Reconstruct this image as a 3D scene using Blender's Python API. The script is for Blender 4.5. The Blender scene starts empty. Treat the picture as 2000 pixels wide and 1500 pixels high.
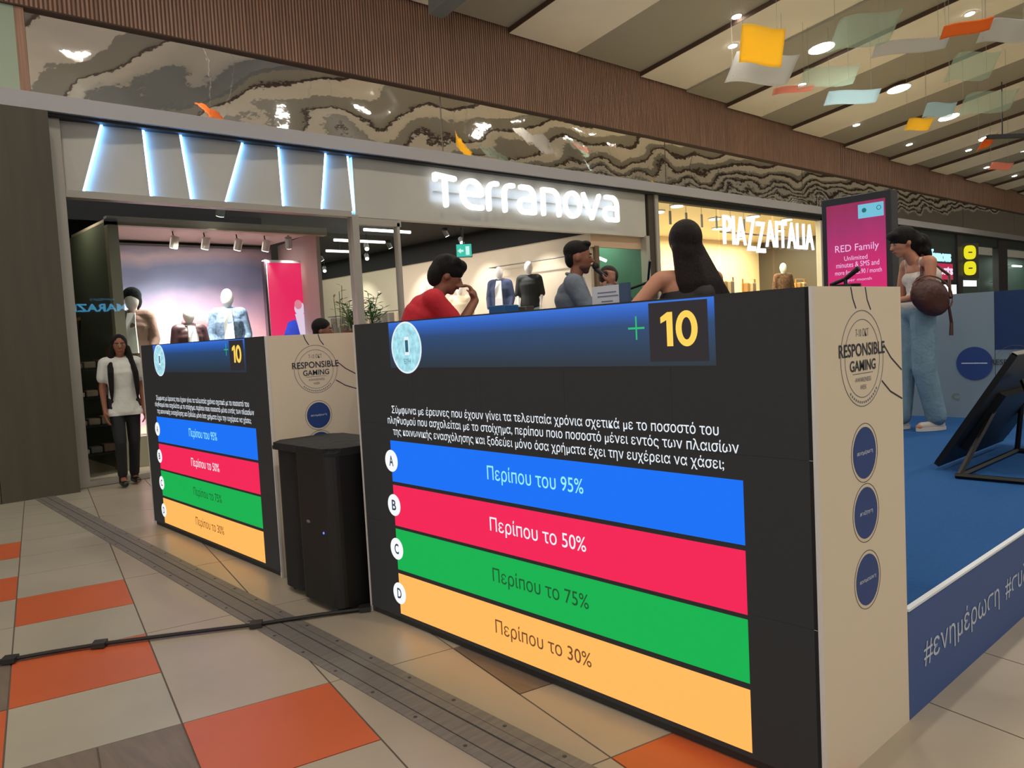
import bpy, bmesh, math, random
from mathutils import Vector, Matrix, Euler
random.seed(7)
C = bpy.context.scene.collection
SC = bpy.context.scene
PI = math.pi

# ------------------------------------------------------------------ camera
CAM_H = 1.4
cd = bpy.data.cameras.new('camera'); cam = bpy.data.objects.new('camera', cd); C.objects.link(cam)
R_ = ((0.73864955, -0.67207188, -0.05211741), (0.08045213, 0.0111308, 0.99669632), (0.66927146, 0.74040225, -0.06229138))
m = Matrix(((R_[0][0], R_[1][0], -R_[2][0], 0), (R_[0][1], R_[1][1], -R_[2][1], 0), (R_[0][2], R_[1][2], -R_[2][2], CAM_H), (0, 0, 0, 1)))
cam.matrix_world = m
cd.sensor_width = 36; cd.lens = 1543.5 / 2000 * 36; cd.clip_start = .05; cd.clip_end = 200
SC.camera = cam

# ------------------------------------------------------------------ world and exposure
def lin(c):
    def f(v):
        v = v / 255.0
        return v / 12.92 if v <= .04045 else ((v + .055) / 1.055) ** 2.4
    return (f(c[0]), f(c[1]), f(c[2]), 1)
w = bpy.data.worlds.new('world'); SC.world = w; w.use_nodes = True
w.node_tree.nodes['Background'].inputs[0].default_value = (1.0, .97, .93, 1)
w.node_tree.nodes['Background'].inputs[1].default_value = 1.0
SC.view_settings.view_transform = 'Standard'; SC.view_settings.look = 'None'
SC.view_settings.exposure = 0; SC.view_settings.gamma = 1; SC.view_settings.use_curve_mapping = False

def lamp(name, kind, loc, power, color=(1, .9, .78), size=.1, target=None, angle=2.4, blend=.6, size_y=None, parent=None):
    d = bpy.data.lights.new(name, kind); d.energy = power; d.color = color
    if kind == 'AREA':
        d.size = size
        if size_y: d.shape = 'RECTANGLE'; d.size_y = size_y
    else: d.shadow_soft_size = size
    if kind == 'SPOT': d.spot_size = angle; d.spot_blend = blend
    o = bpy.data.objects.new(name, d); C.objects.link(o)
    base = Vector((0, 0, 0))
    if parent: o.parent = parent; base = BASE[parent.name]
    o.location = Vector(loc) - base
    if target is not None: o.rotation_euler = (Vector(target) - Vector(loc)).to_track_quat('-Z', 'Y').to_euler()
    return o

# ------------------------------------------------------------------ materials
MATS = {}
def mat(name, col, rough=.6, metal=0, emis=0, noise=0, nscale=8, bump=0, bscale=40, spec=.5, stretch=None, alpha=None, trans=0):
    if name in MATS: return MATS[name]
    M = bpy.data.materials.new(name); M.use_nodes = True
    nt = M.node_tree; b = nt.nodes['Principled BSDF']; c = lin(col)
    b.inputs['Base Color'].default_value = c; b.inputs['Roughness'].default_value = rough; b.inputs['Metallic'].default_value = metal
    b.inputs['Specular IOR Level'].default_value = spec
    if emis:
        b.inputs['Emission Color'].default_value = c; b.inputs['Emission Strength'].default_value = emis
        b.inputs['Base Color'].default_value = (.012, .012, .012, 1); b.inputs['Specular IOR Level'].default_value = .2
    if trans: b.inputs['Transmission Weight'].default_value = trans
    if alpha is not None: b.inputs['Alpha'].default_value = alpha
    if noise or bump:
        tc = nt.nodes.new('ShaderNodeTexCoord'); mp = nt.nodes.new('ShaderNodeMapping'); nt.links.new(tc.outputs['Object'], mp.inputs[0])
        if stretch: mp.inputs['Scale'].default_value = stretch
    if noise:
        n = nt.nodes.new('ShaderNodeTexNoise'); n.inputs['Scale'].default_value = nscale; n.inputs['Detail'].default_value = 5
        nt.links.new(mp.outputs[0], n.inputs['Vector'])
        r = nt.nodes.new('ShaderNodeValToRGB')
        r.color_ramp.elements[0].position = .3; r.color_ramp.elements[1].position = .7
        r.color_ramp.elements[0].color = tuple(max(0, v * (1 - noise)) for v in c[:3]) + (1,)
        r.color_ramp.elements[1].color = tuple(min(1, v * (1 + noise)) for v in c[:3]) + (1,)
        nt.links.new(n.outputs['Fac'], r.inputs[0])
        nt.links.new(r.outputs[0], b.inputs['Emission Color' if emis else 'Base Color'])
    if bump:
        n = nt.nodes.new('ShaderNodeTexNoise'); n.inputs['Scale'].default_value = bscale; n.inputs['Detail'].default_value = 4
        nt.links.new(mp.outputs[0], n.inputs['Vector'])
        bp = nt.nodes.new('ShaderNodeBump'); bp.inputs['Strength'].default_value = bump; bp.inputs['Distance'].default_value = .02
        nt.links.new(n.outputs['Fac'], bp.inputs['Height']); nt.links.new(bp.outputs[0], b.inputs['Normal'])
    MATS[name] = M
    return M
def emit_gradient(name, stops, axis=2, strength=1.0, noise=0, lit=False):
    """a picture on a flat panel: colours along one generated axis"""
    if name in MATS: return MATS[name]
    M = bpy.data.materials.new(name); M.use_nodes = True; nt = M.node_tree; b = nt.nodes['Principled BSDF']
    tc = nt.nodes.new('ShaderNodeTexCoord'); sp = nt.nodes.new('ShaderNodeSeparateXYZ'); nt.links.new(tc.outputs['Generated'], sp.inputs[0])
    r = nt.nodes.new('ShaderNodeValToRGB'); src = sp.outputs[axis]
    if noise:
        n = nt.nodes.new('ShaderNodeTexNoise'); n.inputs['Scale'].default_value = 2.2; n.inputs['Detail'].default_value = 6
        nt.links.new(tc.outputs['Generated'], n.inputs['Vector'])
        ma = nt.nodes.new('ShaderNodeMath'); ma.operation = 'MULTIPLY_ADD'; ma.inputs[1].default_value = noise; nt.links.new(n.outputs['Fac'], ma.inputs[0]); nt.links.new(src, ma.inputs[2])
        mb = nt.nodes.new('ShaderNodeMath'); mb.operation = 'SUBTRACT'; mb.inputs[1].default_value = noise * .5; nt.links.new(ma.outputs[0], mb.inputs[0]); src = mb.outputs[0]
    nt.links.new(src, r.inputs[0]); e = r.color_ramp.elements
    while len(e) < len(stops): e.new(.5)
    for i, (p, col) in enumerate(stops): e[i].position = p; e[i].color = lin(col)
    if lit:
        nt.links.new(r.outputs[0], b.inputs['Base Color']); b.inputs['Roughness'].default_value = .6
    else:
        b.inputs['Base Color'].default_value = (.01, .01, .01, 1)
        nt.links.new(r.outputs[0], b.inputs['Emission Color']); b.inputs['Emission Strength'].default_value = strength
    MATS[name] = M
    return M

# ------------------------------------------------------------------ object helpers
BASE = {}
def tag(o, label=None, cat=None, group=None, kind=None):
    if label: o['label'] = label
    if cat: o['category'] = cat
    if group: o['group'] = group
    if kind: o['kind'] = kind
    return o
def thing(name, label, cat, loc, group=None, kind=None):
    o = bpy.data.objects.new(name, None); C.objects.link(o); o.location = loc; o.empty_display_size = .1
    BASE[o.name] = Vector(loc); tag(o, label, cat, group, kind); return o
def struct(name, loc=(0, 0, 0)):
    o = bpy.data.objects.new(name, None); C.objects.link(o); o.location = loc; BASE[o.name] = Vector(loc); o['kind'] = 'structure'; return o
def put(name, bm, material, parent=None, smooth=False, label=None, kind=None, local=False):
    """links bm (world coordinates) as ONE mesh object under its parent"""
    me = bpy.data.meshes.new(name)
    base = BASE[parent.name] if parent else Vector((0, 0, 0))
    if parent and not local: bmesh.ops.translate(bm, verts=bm.verts, vec=-base)
    bmesh.ops.recalc_face_normals(bm, faces=bm.faces)
    bm.to_mesh(me); bm.free()
    if smooth:
        for p in me.polygons: p.use_smooth = True
    for mm in (material if isinstance(material, (list, tuple)) else [material]): me.materials.append(mm)
    o = bpy.data.objects.new(name, me); C.objects.link(o)
    if parent: o.parent = parent
    BASE[o.name] = base
    tag(o, label, None, None, kind); return o
def solo(name, bm, material, label, cat, group=None, smooth=False, kind=None):
    """a thing that is one mesh: origin at its base"""
    xs = [v.co for v in bm.verts]; b = Vector((sum(v.x for v in xs) / len(xs), sum(v.y for v in xs) / len(xs), min(v.z for v in xs)))
    bmesh.ops.translate(bm, verts=bm.verts, vec=-b)
    o = put(name, bm, material, None, smooth); o.location = b; BASE[o.name] = b
    return tag(o, label, cat, group, kind)
def NB(): return bmesh.new()
def bx(bm, x0, x1, y0, y1, z0, z1, bev=0, seg=2):
    v = [bm.verts.new(p) for p in ((x0, y0, z0), (x1, y0, z0), (x1, y1, z0), (x0, y1, z0), (x0, y0, z1), (x1, y0, z1), (x1, y1, z1), (x0, y1, z1))]
    f = [bm.faces.new([v[i] for i in q]) for q in ((0, 3, 2, 1), (4, 5, 6, 7), (0, 1, 5, 4), (1, 2, 6, 5), (2, 3, 7, 6), (3, 0, 4, 7))]
    if bev:
        es = list({e for q in f for e in q.edges})
        bmesh.ops.bevel(bm, geom=es, offset=bev, segments=seg, affect='EDGES', profile=.5)
    return bm
def box(*a, **k): return bx(NB(), *a, **k)
def prism(bm, pts, d):
    """closed polygon pts (3D) extruded by vector d"""
    d = Vector(d); a = [bm.verts.new(p) for p in pts]; b = [bm.verts.new(Vector(p) + d) for p in pts]; n = len(pts)
    bm.faces.new(a); bm.faces.new(b[::-1])
    for i in range(n): bm.faces.new((a[i], b[i], b[(i + 1) % n], a[(i + 1) % n]))
    return bm
def tube(bm, pts, r, seg=8, r2=None):
    pts = [Vector(p) for p in pts]; rings = []; n = len(pts)
    up = Vector((0, 0, 1))
    for i, p in enumerate(pts):
        t = (pts[min(i + 1, n - 1)] - pts[max(i - 1, 0)]).normalized()
        s = t.cross(up)
        if s.length < .05: s = t.cross(Vector((1, 0, 0)))
        s.normalize(); q = s.cross(t)
        rr = r if r2 is None else r + (r2 - r) * i / (n - 1)
        rings.append([bm.verts.new(p + (s * math.cos(2 * PI * k / seg) + q * math.sin(2 * PI * k / seg)) * rr) for k in range(seg)])
    for a, b in zip(rings, rings[1:]):
        for k in range(seg): bm.faces.new((a[k], a[(k + 1) % seg], b[(k + 1) % seg], b[k]))
    bm.faces.new(rings[0]); bm.faces.new(rings[-1][::-1]); return bm
def cyl(bm, c, r, h, seg=20, r2=None): return tube(bm, [c, (c[0], c[1], c[2] + h)], r, seg, r2)
def ell(bm, c, rad, axes=None, u=16, v=10):
    M = Matrix.Identity(4)
    for i in range(3):
        a = Vector((axes[i] if axes else ((1, 0, 0), (0, 1, 0), (0, 0, 1))[i])) * rad[i]
        for k in range(3): M[k][i] = a[k]
    M.translation = Vector(c)
    bmesh.ops.create_uvsphere(bm, u_segments=u, v_segments=v, radius=1, matrix=M); return bm
def cap(bm, a, b, ra, rb, seg=12):
    """tapered capsule"""
    a = Vector(a); b = Vector(b); t = b - a; L = t.length
    if L < 1e-6: return ell(bm, a, (ra,) * 3)
    t.normalize(); s = t.orthogonal().normalized(); q = s.cross(t); prof = []
    for i in range(1, 5): an = PI / 2 * (i / 4); prof.append((-ra * math.cos(an), ra * math.sin(an)))
    for i in range(0, 4): an = PI / 2 * (i / 4); prof.append((L + rb * math.sin(an), rb * math.cos(an)))
    rings = [[bm.verts.new(a + t * z + (s * math.cos(2 * PI * k / seg) + q * math.sin(2 * PI * k / seg)) * r) for k in range(seg)] for z, r in prof]
    for x, y in zip(rings, rings[1:]):
        for k in range(seg): bm.faces.new((x[k], x[(k + 1) % seg], y[(k + 1) % seg], y[k]))
    p = bm.verts.new(a - t * ra); e = bm.verts.new(b + t * rb)
    for k in range(seg): bm.faces.new((p, rings[0][(k + 1) % seg], rings[0][k])); bm.faces.new((e, rings[-1][k], rings[-1][(k + 1) % seg]))
    return bm
class Frame:
    """a flat drawing frame in the world: o origin, u right, v up, n towards the reader"""
    def __init__(s, o, u, v): s.o = Vector(o); s.u = Vector(u).normalized(); s.v = Vector(v).normalized(); s.n = s.u.cross(s.v)
    def P(s, a, b, d=0): return s.o + s.u * a + s.v * b + s.n * d
    def poly(s, bm, pts, d0=.0, d1=.002): return prism(bm, [s.P(a, b, d0) for a, b in pts], s.n * (d1 - d0))
    def rect(s, bm, a0, a1, b0, b1, d0=0, d1=.002): return s.poly(bm, [(a0, b0), (a1, b0), (a1, b1), (a0, b1)], d0, d1)
    def disc(s, bm, a, b, r, d0=0, d1=.003, seg=36, ra=None):
        ra = ra or r
        return s.poly(bm, [(a + ra * math.cos(2 * PI * k / seg), b + r * math.sin(2 * PI * k / seg)) for k in range(seg)], d0, d1)
    def ring(s, bm, a, b, r, t, d0=0, d1=.003, seg=40, a0=0, a1=2 * PI):
        n = seg
        for k in range(n):
            p, q = a0 + (a1 - a0) * k / n, a0 + (a1 - a0) * (k + 1) / n
            s.poly(bm, [(a + x * math.cos(y), b + x * math.sin(y)) for x, y in ((r - t, p), (r, p), (r, q), (r - t, q))], d0, d1)
        return bm
    def stroke(s, bm, pts, wd, d0=0, d1=.003, round_=True):
        for (a, b), (c, d) in zip(pts, pts[1:]):
            L = math.hypot(c - a, d - b)
            if L < 1e-6: continue
            x, y = -(d - b) / L * wd / 2, (c - a) / L * wd / 2
            s.poly(bm, [(a + x, b + y), (a - x, b - y), (c - x, d - y), (c + x, d + y)], d0, d1)
        if round_:
            for a, b in pts: s.disc(bm, a, b, wd / 2, d0, d1, 14)
        return bm
_tcache = {}
def glyphs(text, offset=0):
    key = (text, offset)
    if key not in _tcache:
        cu = bpy.data.curves.new('t', 'FONT'); cu.body = text; cu.size = 1; cu.resolution_u = 3; cu.offset = offset
        o = bpy.data.objects.new('t', cu); C.objects.link(o)
        bpy.context.view_layer.update()
        me = bpy.data.meshes.new_from_object(o.evaluated_get(bpy.context.evaluated_depsgraph_get()))
        vs = [(v.co.x, v.co.y) for v in me.vertices]; fs = [tuple(p.vertices) for p in me.polygons]
        bpy.data.objects.remove(o); bpy.data.curves.remove(cu); bpy.data.meshes.remove(me)
        _tcache[key] = (vs, fs)
    return _tcache[key]
def text(fr, bm, s, a0, a1, b0, b1, d0=.0005, d1=.003, offset=0):
    """writing s fitted to the rectangle a0..a1, b0..b1 of the frame"""
    s = s.replace('π', 'п')
    vs, fs = glyphs(s, offset)
    if not vs: return bm
    x0 = min(v[0] for v in vs); x1 = max(v[0] for v in vs); y0 = min(v[1] for v in vs); y1 = max(v[1] for v in vs)
    V = []
    for x, y in vs:
        a = a0 + (x - x0) / (x1 - x0) * (a1 - a0); b = b0 + (y - y0) / (y1 - y0) * (b1 - b0); V.append((a, b))
    top = [bm.verts.new(fr.P(a, b, d1)) for a, b in V]
    for f in fs:
        try: bm.faces.new([top[i] for i in f])
        except ValueError: pass
    if d1 - d0 > .004:
        bot = [bm.verts.new(fr.P(a, b, d0)) for a, b in V]; cnt = {}
        for f in fs:
            for i in range(len(f)):
                e = (f[i], f[(i + 1) % len(f)]); k = (min(e), max(e)); cnt.setdefault(k, []).append(e)
        for k, es in cnt.items():
            if len(es) == 1:
                i, j = es[0]
                try: bm.faces.new((top[i], top[j], bot[j], bot[i]))
                except ValueError: pass
    return bm
def copy_tree(o, loc=None, rotz=None, label=None):
    r = o.copy(); C.objects.link(r)
    if loc is not None: r.location = loc
    if rotz is not None: r.rotation_euler = (0, 0, rotz)
    if label: r['label'] = label
    BASE[r.name] = Vector(r.location)
    for ch in list(o.children):
        c = ch.copy(); C.objects.link(c); c.parent = r
        for g in list(ch.children):
            d = g.copy(); C.objects.link(d); d.parent = c
    return r

# ================================================================== SETTING
YW = 9.37                      # plane of the shop fronts
# ---- floor: grout slab with proud tiles
M_grout = mat('grout', (96, 84, 74), .8)
M_beige = mat('beige_tile', (164, 157, 140), .3, noise=.10, nscale=1.5, bump=.04, bscale=6)
M_beige2 = mat('pinkish_beige_tile', (168, 156, 138), .3, noise=.10, nscale=1.5, bump=.04, bscale=6)
M_orange = mat('orange_tile', (192, 92, 52), .34, noise=.08, nscale=2)
M_brown = mat('grey_brown_tile', (112, 98, 86), .42, noise=.18, nscale=4, stretch=(8, 1, 1))
floor = struct('floor')
put('slab', box(-8, 46, -9, YW + 9, -.2, -.004), M_grout, floor)
ang = math.radians(-11.2); TS = .573
TU = Vector((math.cos(ang), math.sin(ang))); TV = Vector((-math.sin(ang), math.cos(ang))); TO = Vector((.975, 3.035))
def clip(poly, fn):
    out = []
    for i in range(len(poly)):
        a, b = poly[i], poly[(i + 1) % len(poly)]; fa, fb = fn(a), fn(b)
        if fa >= 0: out.append(a)
        if (fa >= 0) != (fb >= 0): t = fa / (fa - fb); out.append((a[0] + (b[0] - a[0]) * t, a[1] + (b[1] - a[1]) * t))
    return out
def tile(i0, i1, j0, j1, material):
    g = .0035
    q = []
    for a, b in ((i0 * TS + g, j0 * TS + g), (i1 * TS - g, j0 * TS + g), (i1 * TS - g, j1 * TS - g), (i0 * TS + g, j1 * TS - g)):
        p = TO + TU * a + TV * b; q.append((p.x, p.y))
    q = clip(q, lambda p: 9.3 - p[1])
    if len(q) < 3: return
    bm = NB(); prism(bm, [(x, y, -.004) for x, y in q], (0, 0, .004)); put('tile', bm, material, floor)
ORANGE = {(-1, 1), (-1, 3), (0 + 0, -1), (-2, 0), (-2, 4), (-2, 6), (2, -3), (-3, 2), (-3, 5), (-2, -4), (4, -6)}
BROWN = {(2, -1), (-2, 1), (-2, -3)}
done = set()
for i in range(-6, 10):
    jlist = list(range(-10, 18)); j = -10
    while j < 18:
        p = TO + TU * (i + .5) * TS + TV * (j + .5) * TS
        vis = (.0 < p.x < 3.3 and 1.0 < p.y < 9.8) or (p.x < .0 + .35 and 2.6 < p.y < 9.6 and p.x > -.7) or (1.5 < p.x < 5.2 and .2 < p.y < 1.5)
        if not vis: j += 1; continue
        if (i, j) in ORANGE: tile(i, i + 1, j, j + 1, M_orange); j += 1; continue
        if (i, j) in BROWN: tile(i, i + 1, j, j + 1, M_brown); j += 1; continue
        if i == -1 and j < 0:
            tile(i, i + .5, j, j + 1, M_brown); tile(i + .5, i + 1, j, j + 1, M_brown); j += 1; continue
        # long beige tiles where the photo shows them
        if (i, j + 1) not in ORANGE and (i, j + 1) not in BROWN and i >= 0 and (j % 2 == 0):
            tile(i, i + 1, j, j + 2, M_beige2); j += 2; continue
        tile(i, i + 1, j, j + 1, M_beige if i < 0 else M_beige2); j += 1
put('far_paving', box(-8, 46, -9, .2, -.01, -.001), M_beige, floor)
put('far_paving', box(5.2, 46, .2, 9.3, -.01, -.001), M_beige, floor)
put('shop_paving', box(1.9, 46, YW, YW + 9, -.01, .001), mat('shop_floor', (150, 135, 118), .4, noise=.1), floor)
# expansion joint strip
M_alu = mat('worn_aluminium', (122, 116, 110), .5, metal=.2, noise=.15, nscale=6, stretch=(1, 8, 1))
M_alu_d = mat('dark_joint_rubber', (60, 58, 56), .6)
jt = struct('trim_1')
def strip(x0a, x1a, x0b, x1b, ya, yb, z0, z1):
    return prism(NB(), [(x0a, ya, z0), (x1a, ya, z0), (x1b, yb, z0), (x0b, yb, z0)], (0, 0, z1 - z0))
xs_near = (1.555, 1.79); xs_far = (1.68, 1.86)
def sx(t, y): k = (y - 1.0) / 8.1; a = xs_near[0] + (xs_near[1] - xs_near[0]) * t; b = xs_far[0] + (xs_far[1] - xs_far[0]) * t; return a + (b - a) * k
for nm, t0, t1, mm, z in (('side_rail', 0, .2, M_alu, .004), ('gap', .2, .222, M_alu_d, .002), ('centre_plate', .222, .56, M_alu, .005), ('gap', .56, .60, M_alu_d, .002),
                          ('centre_plate', .60, .77, M_alu, .005), ('gap', .77, .785, M_alu_d, .002), ('side_rail', .785, 1, M_alu, .004)):
    put(nm, strip(sx(t0, .9), sx(t1, .9), sx(t0, 9.15), sx(t1, 9.15), .9, 9.15, -.0005, z), mm, jt)
for k in range(26):
    y = 1.2 + k * .3
    for t in (.1, .9):
        put('screw', cyl(NB(), (sx(t, y), y, .003), .008, .002, 8), M_alu_d, jt)

# ---- ceiling: sloping cream boards with recessed grey boards between
M_cream = mat('cream_ceiling_board', (248, 238, 218), .75, noise=.04, nscale=1)
M_grey = mat('grey_ceiling_board', (170, 164, 148), .8)
M_edge = mat('dark_brown_board_edge', (84, 62, 46), .7)
SL = .15; YB = 9.28
ceil = struct('ceiling')
zc = {0: 6.18, 1: 6.12, 2: 6.03, 3: 5.9, 4: 5.8, 5: 5.72, 6: 5.68, 7: 5.69, 8: 5.7}
def slab_y(x0, x1, y0, y1, z_at, th):
    f = lambda y: z_at - SL * (y - YB)
    return prism(NB(), [(x0, y0, f(y0)), (x0, y1, f(y1)), (x0, y1, f(y1) + th), (x0, y0, f(y0) + th)], (x1 - x0, 0, 0))
xstart = {-2: .6, -1: 3.4, 0: 5.9, 1: 8.72, 2: 12.0, 3: 14.86, 4: 17.57, 5: 20.25, 6: 22.99, 7: 25.92, 8: 28.9}
for k in range(-4, 20):
    z = zc.get(k, 5.7 if k > 0 else 6.25)
    x = xstart.get(k, 28.9 + (k - 8) * 2.83 if k > 8 else .6 + (k + 2) * 2.8)
    wdt = {1: 1.55, 2: 1.44}.get(k, 1.36)
    put('cream_board', slab_y(x, x + wdt, -8, YB, z, .04), M_cream, ceil)
    put('board_edge', slab_y(x - .012, x, -8, YB, z + .006, .2), M_edge, ceil)
    xn = xstart.get(k + 1, x + 2.83); zn = zc.get(k + 1, 5.7 if k > 0 else 6.25)
    put('grey_board', slab_y(x + wdt - .02, xn - .012, -8, YB, zn + .085, .04), M_grey, ceil)
put('ceiling_deck', slab_y(-12, 60, -9, YB + .2, 6.75, .1), M_edge, ceil)
put('hanging_beam', prism(NB(), [(6.86, 8.9, 5.86), (6.86, -6, 8.1), (6.86, -6, 8.8), (6.86, 8.9, 6.5)], (.25, 0, 0)), mat('grey_beam', (120, 122, 118), .6), ceil)

# ---- wood bulkhead with fine slats, mirror band, ledge
M_wood = mat('reddish_brown_wood', (168, 130, 106), .5, noise=.28, nscale=3, stretch=(14, 1, .35))
bulk = struct('trim_2')
put('backing_board', box(-6, 60, 9.347, 9.5, 5.0, 7.2), mat('dark_wood_gap', (118, 84, 66), .7), bulk)
bm = NB(); x = -1.0
while x < 46:
    wd = .022 if x < 20 else .05
    bx(bm, x, x + wd, 9.335, 9.362, 5.0, 6.6); x += wd * 2
put('slat_cladding', bm, M_wood, bulk, kind='stuff')
put('bottom_rail', box(-6, 60, 9.33, 9.5, 4.985, 5.0), M_edge, bulk)
mir = bpy.data.materials.new('rippled_mirror'); mir.use_nodes = True; nt = mir.node_tree; b = nt.nodes['Principled BSDF']
b.inputs['Base Color'].default_value = (.93, .89, .86, 1); b.inputs['Metallic'].default_value = 1; b.inputs['Roughness'].default_value = .025
tc = nt.nodes.new('ShaderNodeTexCoord'); prev = None
for sc_, st, di, dt in ((.75, .50, .08, 1.2), (6, .12, .006, 2.5)):
    n = nt.nodes.new('ShaderNodeTexNoise'); n.inputs['Scale'].default_value = sc_; n.inputs['Detail'].default_value = dt; nt.links.new(tc.outputs['Object'], n.inputs['Vector'])
    bp = nt.nodes.new('ShaderNodeBump'); bp.inputs['Strength'].default_value = st; bp.inputs['Distance'].default_value = di
    nt.links.new(n.outputs['Fac'], bp.inputs['Height'])
    if prev: nt.links.new(prev.outputs[0], bp.inputs['Normal'])
    prev = bp
nt.links.new(prev.outputs[0], b.inputs['Normal'])
mb = struct('wall_upper')
xe = [2.02, 7.36, 12.8, 18.2, 23.6, 29, 34.4, 39.8, 45.2]
for a, c_ in zip(xe, xe[1:]): put('mirror_panel', box(a + .012, c_ - .012, 9.40, 9.43, 4.1, 4.99), mir, mb)
put('panel_backing', box(1.9, 46, 9.44, 9.5, 4.0, 5.05), mat('pale_joint', (190, 185, 175), .5), mb)
put('pale_green_panel', box(-3, 1.93, 9.36, 9.5, 4.1, 5.0), mat('pale_green_paint', (170, 185, 160), .6), mb)
put('brown_post', box(1.93, 2.02, 9.36, 9.46, 4.1, 5.0), M_wood, mb)
ledge = struct('trim_3')
M_ledge = mat('satin_metal_ledge', (176, 172, 172), .35, metal=.3)
put('ledge', box(-3, 46, 9.2, 9.46, 3.93, 4.1), M_ledge, ledge)
put('shadow_gap', box(-3, 46, 9.26, 9.46, 3.90, 3.93), mat('dark_gap', (40, 40, 40), .7), ledge)

# ---- left pier
pier = struct('wall_left')
M_pier = mat('olive_brown_laminate', (74, 68, 54), .55, noise=.12, nscale=2, stretch=(6, 6, .4))
for x0 in (-3.4, -2.6, -1.8, -1.0, -.2, .6, 1.4):
    put('panel', box(x0 + .003, min(x0 + .797, 2.10), 9.1, 9.2, .0, 3.9), M_pier, pier)
put('pier_core', box(-4, 2.095, 9.12, 9.44, 0, 3.9), mat('pier_core', (60, 52, 42), .7), pier)

# ---- far ends of the mall
struct_end = struct('wall_right')
put('end_wall', box(45, 45.3, -9, 18, 0, 8), mat('mall_end_wall', (150, 140, 125), .7), struct_end)

# ================================================================== SHOP FRONT 1
sf = struct('wall_front')
M_fascia = mat('grey_beige_fascia', (188, 185, 174), .5, noise=.04, nscale=2)
M_frame = mat('grey_aluminium_frame', (168, 162, 150), .4, metal=.2)
M_led = mat('blue_white_led', (105, 175, 255), emis=20)
F1 = Frame((0, YW, 0), (1, 0, 0), (0, 0, 1))
def fasc(name, pts, y0, y1, material=M_fascia):
    return put(name, prism(NB(), [(a, y1, b) for a, b in pts], (0, y0 - y1, 0)), material, sf)
Zb, Zt = 3.17, 3.90
seams = [(2.66, 2.43), (3.09, 3.12), (3.50, 3.57), (4.24, 3.98), (4.71, 4.72), (5.37, 5.26), (5.70, 5.74)]
put('fascia_backing', box(2.2, 12.1, 9.42, 9.5, 3.1, 3.92), M_fascia, sf)
prevt, prevb = 2.24, 2.24
for t_, b_ in seams:
    # each panel leans forward a little at its right edge, the strip light hides behind that edge
    pts = [Vector((prevt + .02, 9.415, Zt)), Vector((prevb + .02, 9.415, Zb)), Vector((b_, 9.37, Zb)), Vector((t_, 9.37, Zt))]
    bm = NB(); prism(bm, pts, (0, .02, 0)); put('fascia_panel', bm, M_fascia, sf)
    bm = NB(); prism(bm, [(t_ + .004, 9.375, Zt), (b_ + .004, 9.375, Zb), (b_ + .028, 9.375, Zb), (t_ + .028, 9.375, Zt)], (0, .04, 0)); put('light_strip', bm, M_led, sf)
    prevt, prevb = t_, b_
put('fascia_panel', box(5.78, 12.08, 9.37, 9.42, 3.10, Zt), M_fascia, sf)
put('window_head', box(2.257, 5.698, 9.33, 9.47, 3.09, 3.165), M_frame, sf)
put('frame_post', box(2.10, 2.255, 9.33, 9.47, 0, 3.9), M_frame, sf)
put('frame_post', box(5.70, 5.80, 9.33, 9.47, 0, 3.12), M_frame, sf)
put('door_post', box(6.43, 6.475, 9.35, 9.45, 0, 3.05), M_frame, sf)
put('door_head', box(5.8, 6.5, 9.35, 9.45, 3.0, 3.09), M_frame, sf)
put('frame_post', box(12.02, 12.12, 9.33, 9.47, 0, 3.12), M_frame, sf)
put('frame_sill', box(2.25, 5.7, 9.34, 9.46, 0, .06), M_frame, sf)
M_glass = bpy.data.materials.new('window_glass'); M_glass.use_nodes = True; nt = M_glass.node_tree
nt.nodes.remove(nt.nodes['Principled BSDF'])
gl = nt.nodes.new('ShaderNodeBsdfGlossy'); gl.inputs['Roughness'].default_value = 0
tr = nt.nodes.new('ShaderNodeBsdfTransparent'); tr.inputs[0].default_value = (.90, .94, .92, 1)
fr_ = nt.nodes.new('ShaderNodeFresnel'); fr_.inputs[0].default_value = 1.5; mx = nt.nodes.new('ShaderNodeMixShader')
ge = nt.nodes.new('ShaderNodeNewGeometry'); mm_ = nt.nodes.new('ShaderNodeMath'); mm_.operation = 'SUBTRACT'; mm_.inputs[0].default_value = .6; mm_.use_clamp = True; nt.links.new(ge.outputs['Backfacing'], mm_.inputs[1])
mq = nt.nodes.new('ShaderNodeMath'); mq.operation = 'MULTIPLY'; nt.links.new(fr_.outputs[0], mq.inputs[0]); nt.links.new(mm_.outputs[0], mq.inputs[1]); nt.links.new(mq.outputs[0], mx.inputs[0]); nt.links.new(tr.outputs[0], mx.inputs[1]); nt.links.new(gl.outputs[0], mx.inputs[2]); nt.links.new(mx.outputs[0], nt.nodes['Material Output'].inputs[0])
win = struct('window_1'); put('pane', box(2.25, 3.98, 9.39, 9.40, .06, 3.09), M_glass, win); put('pane', box(3.985, 5.70, 9.39, 9.40, .06, 3.09), M_glass, win)
win = struct('window_2'); put('pane', box(5.8, 6.43, 9.39, 9.40, .02, 3.0), M_glass, win)

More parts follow.
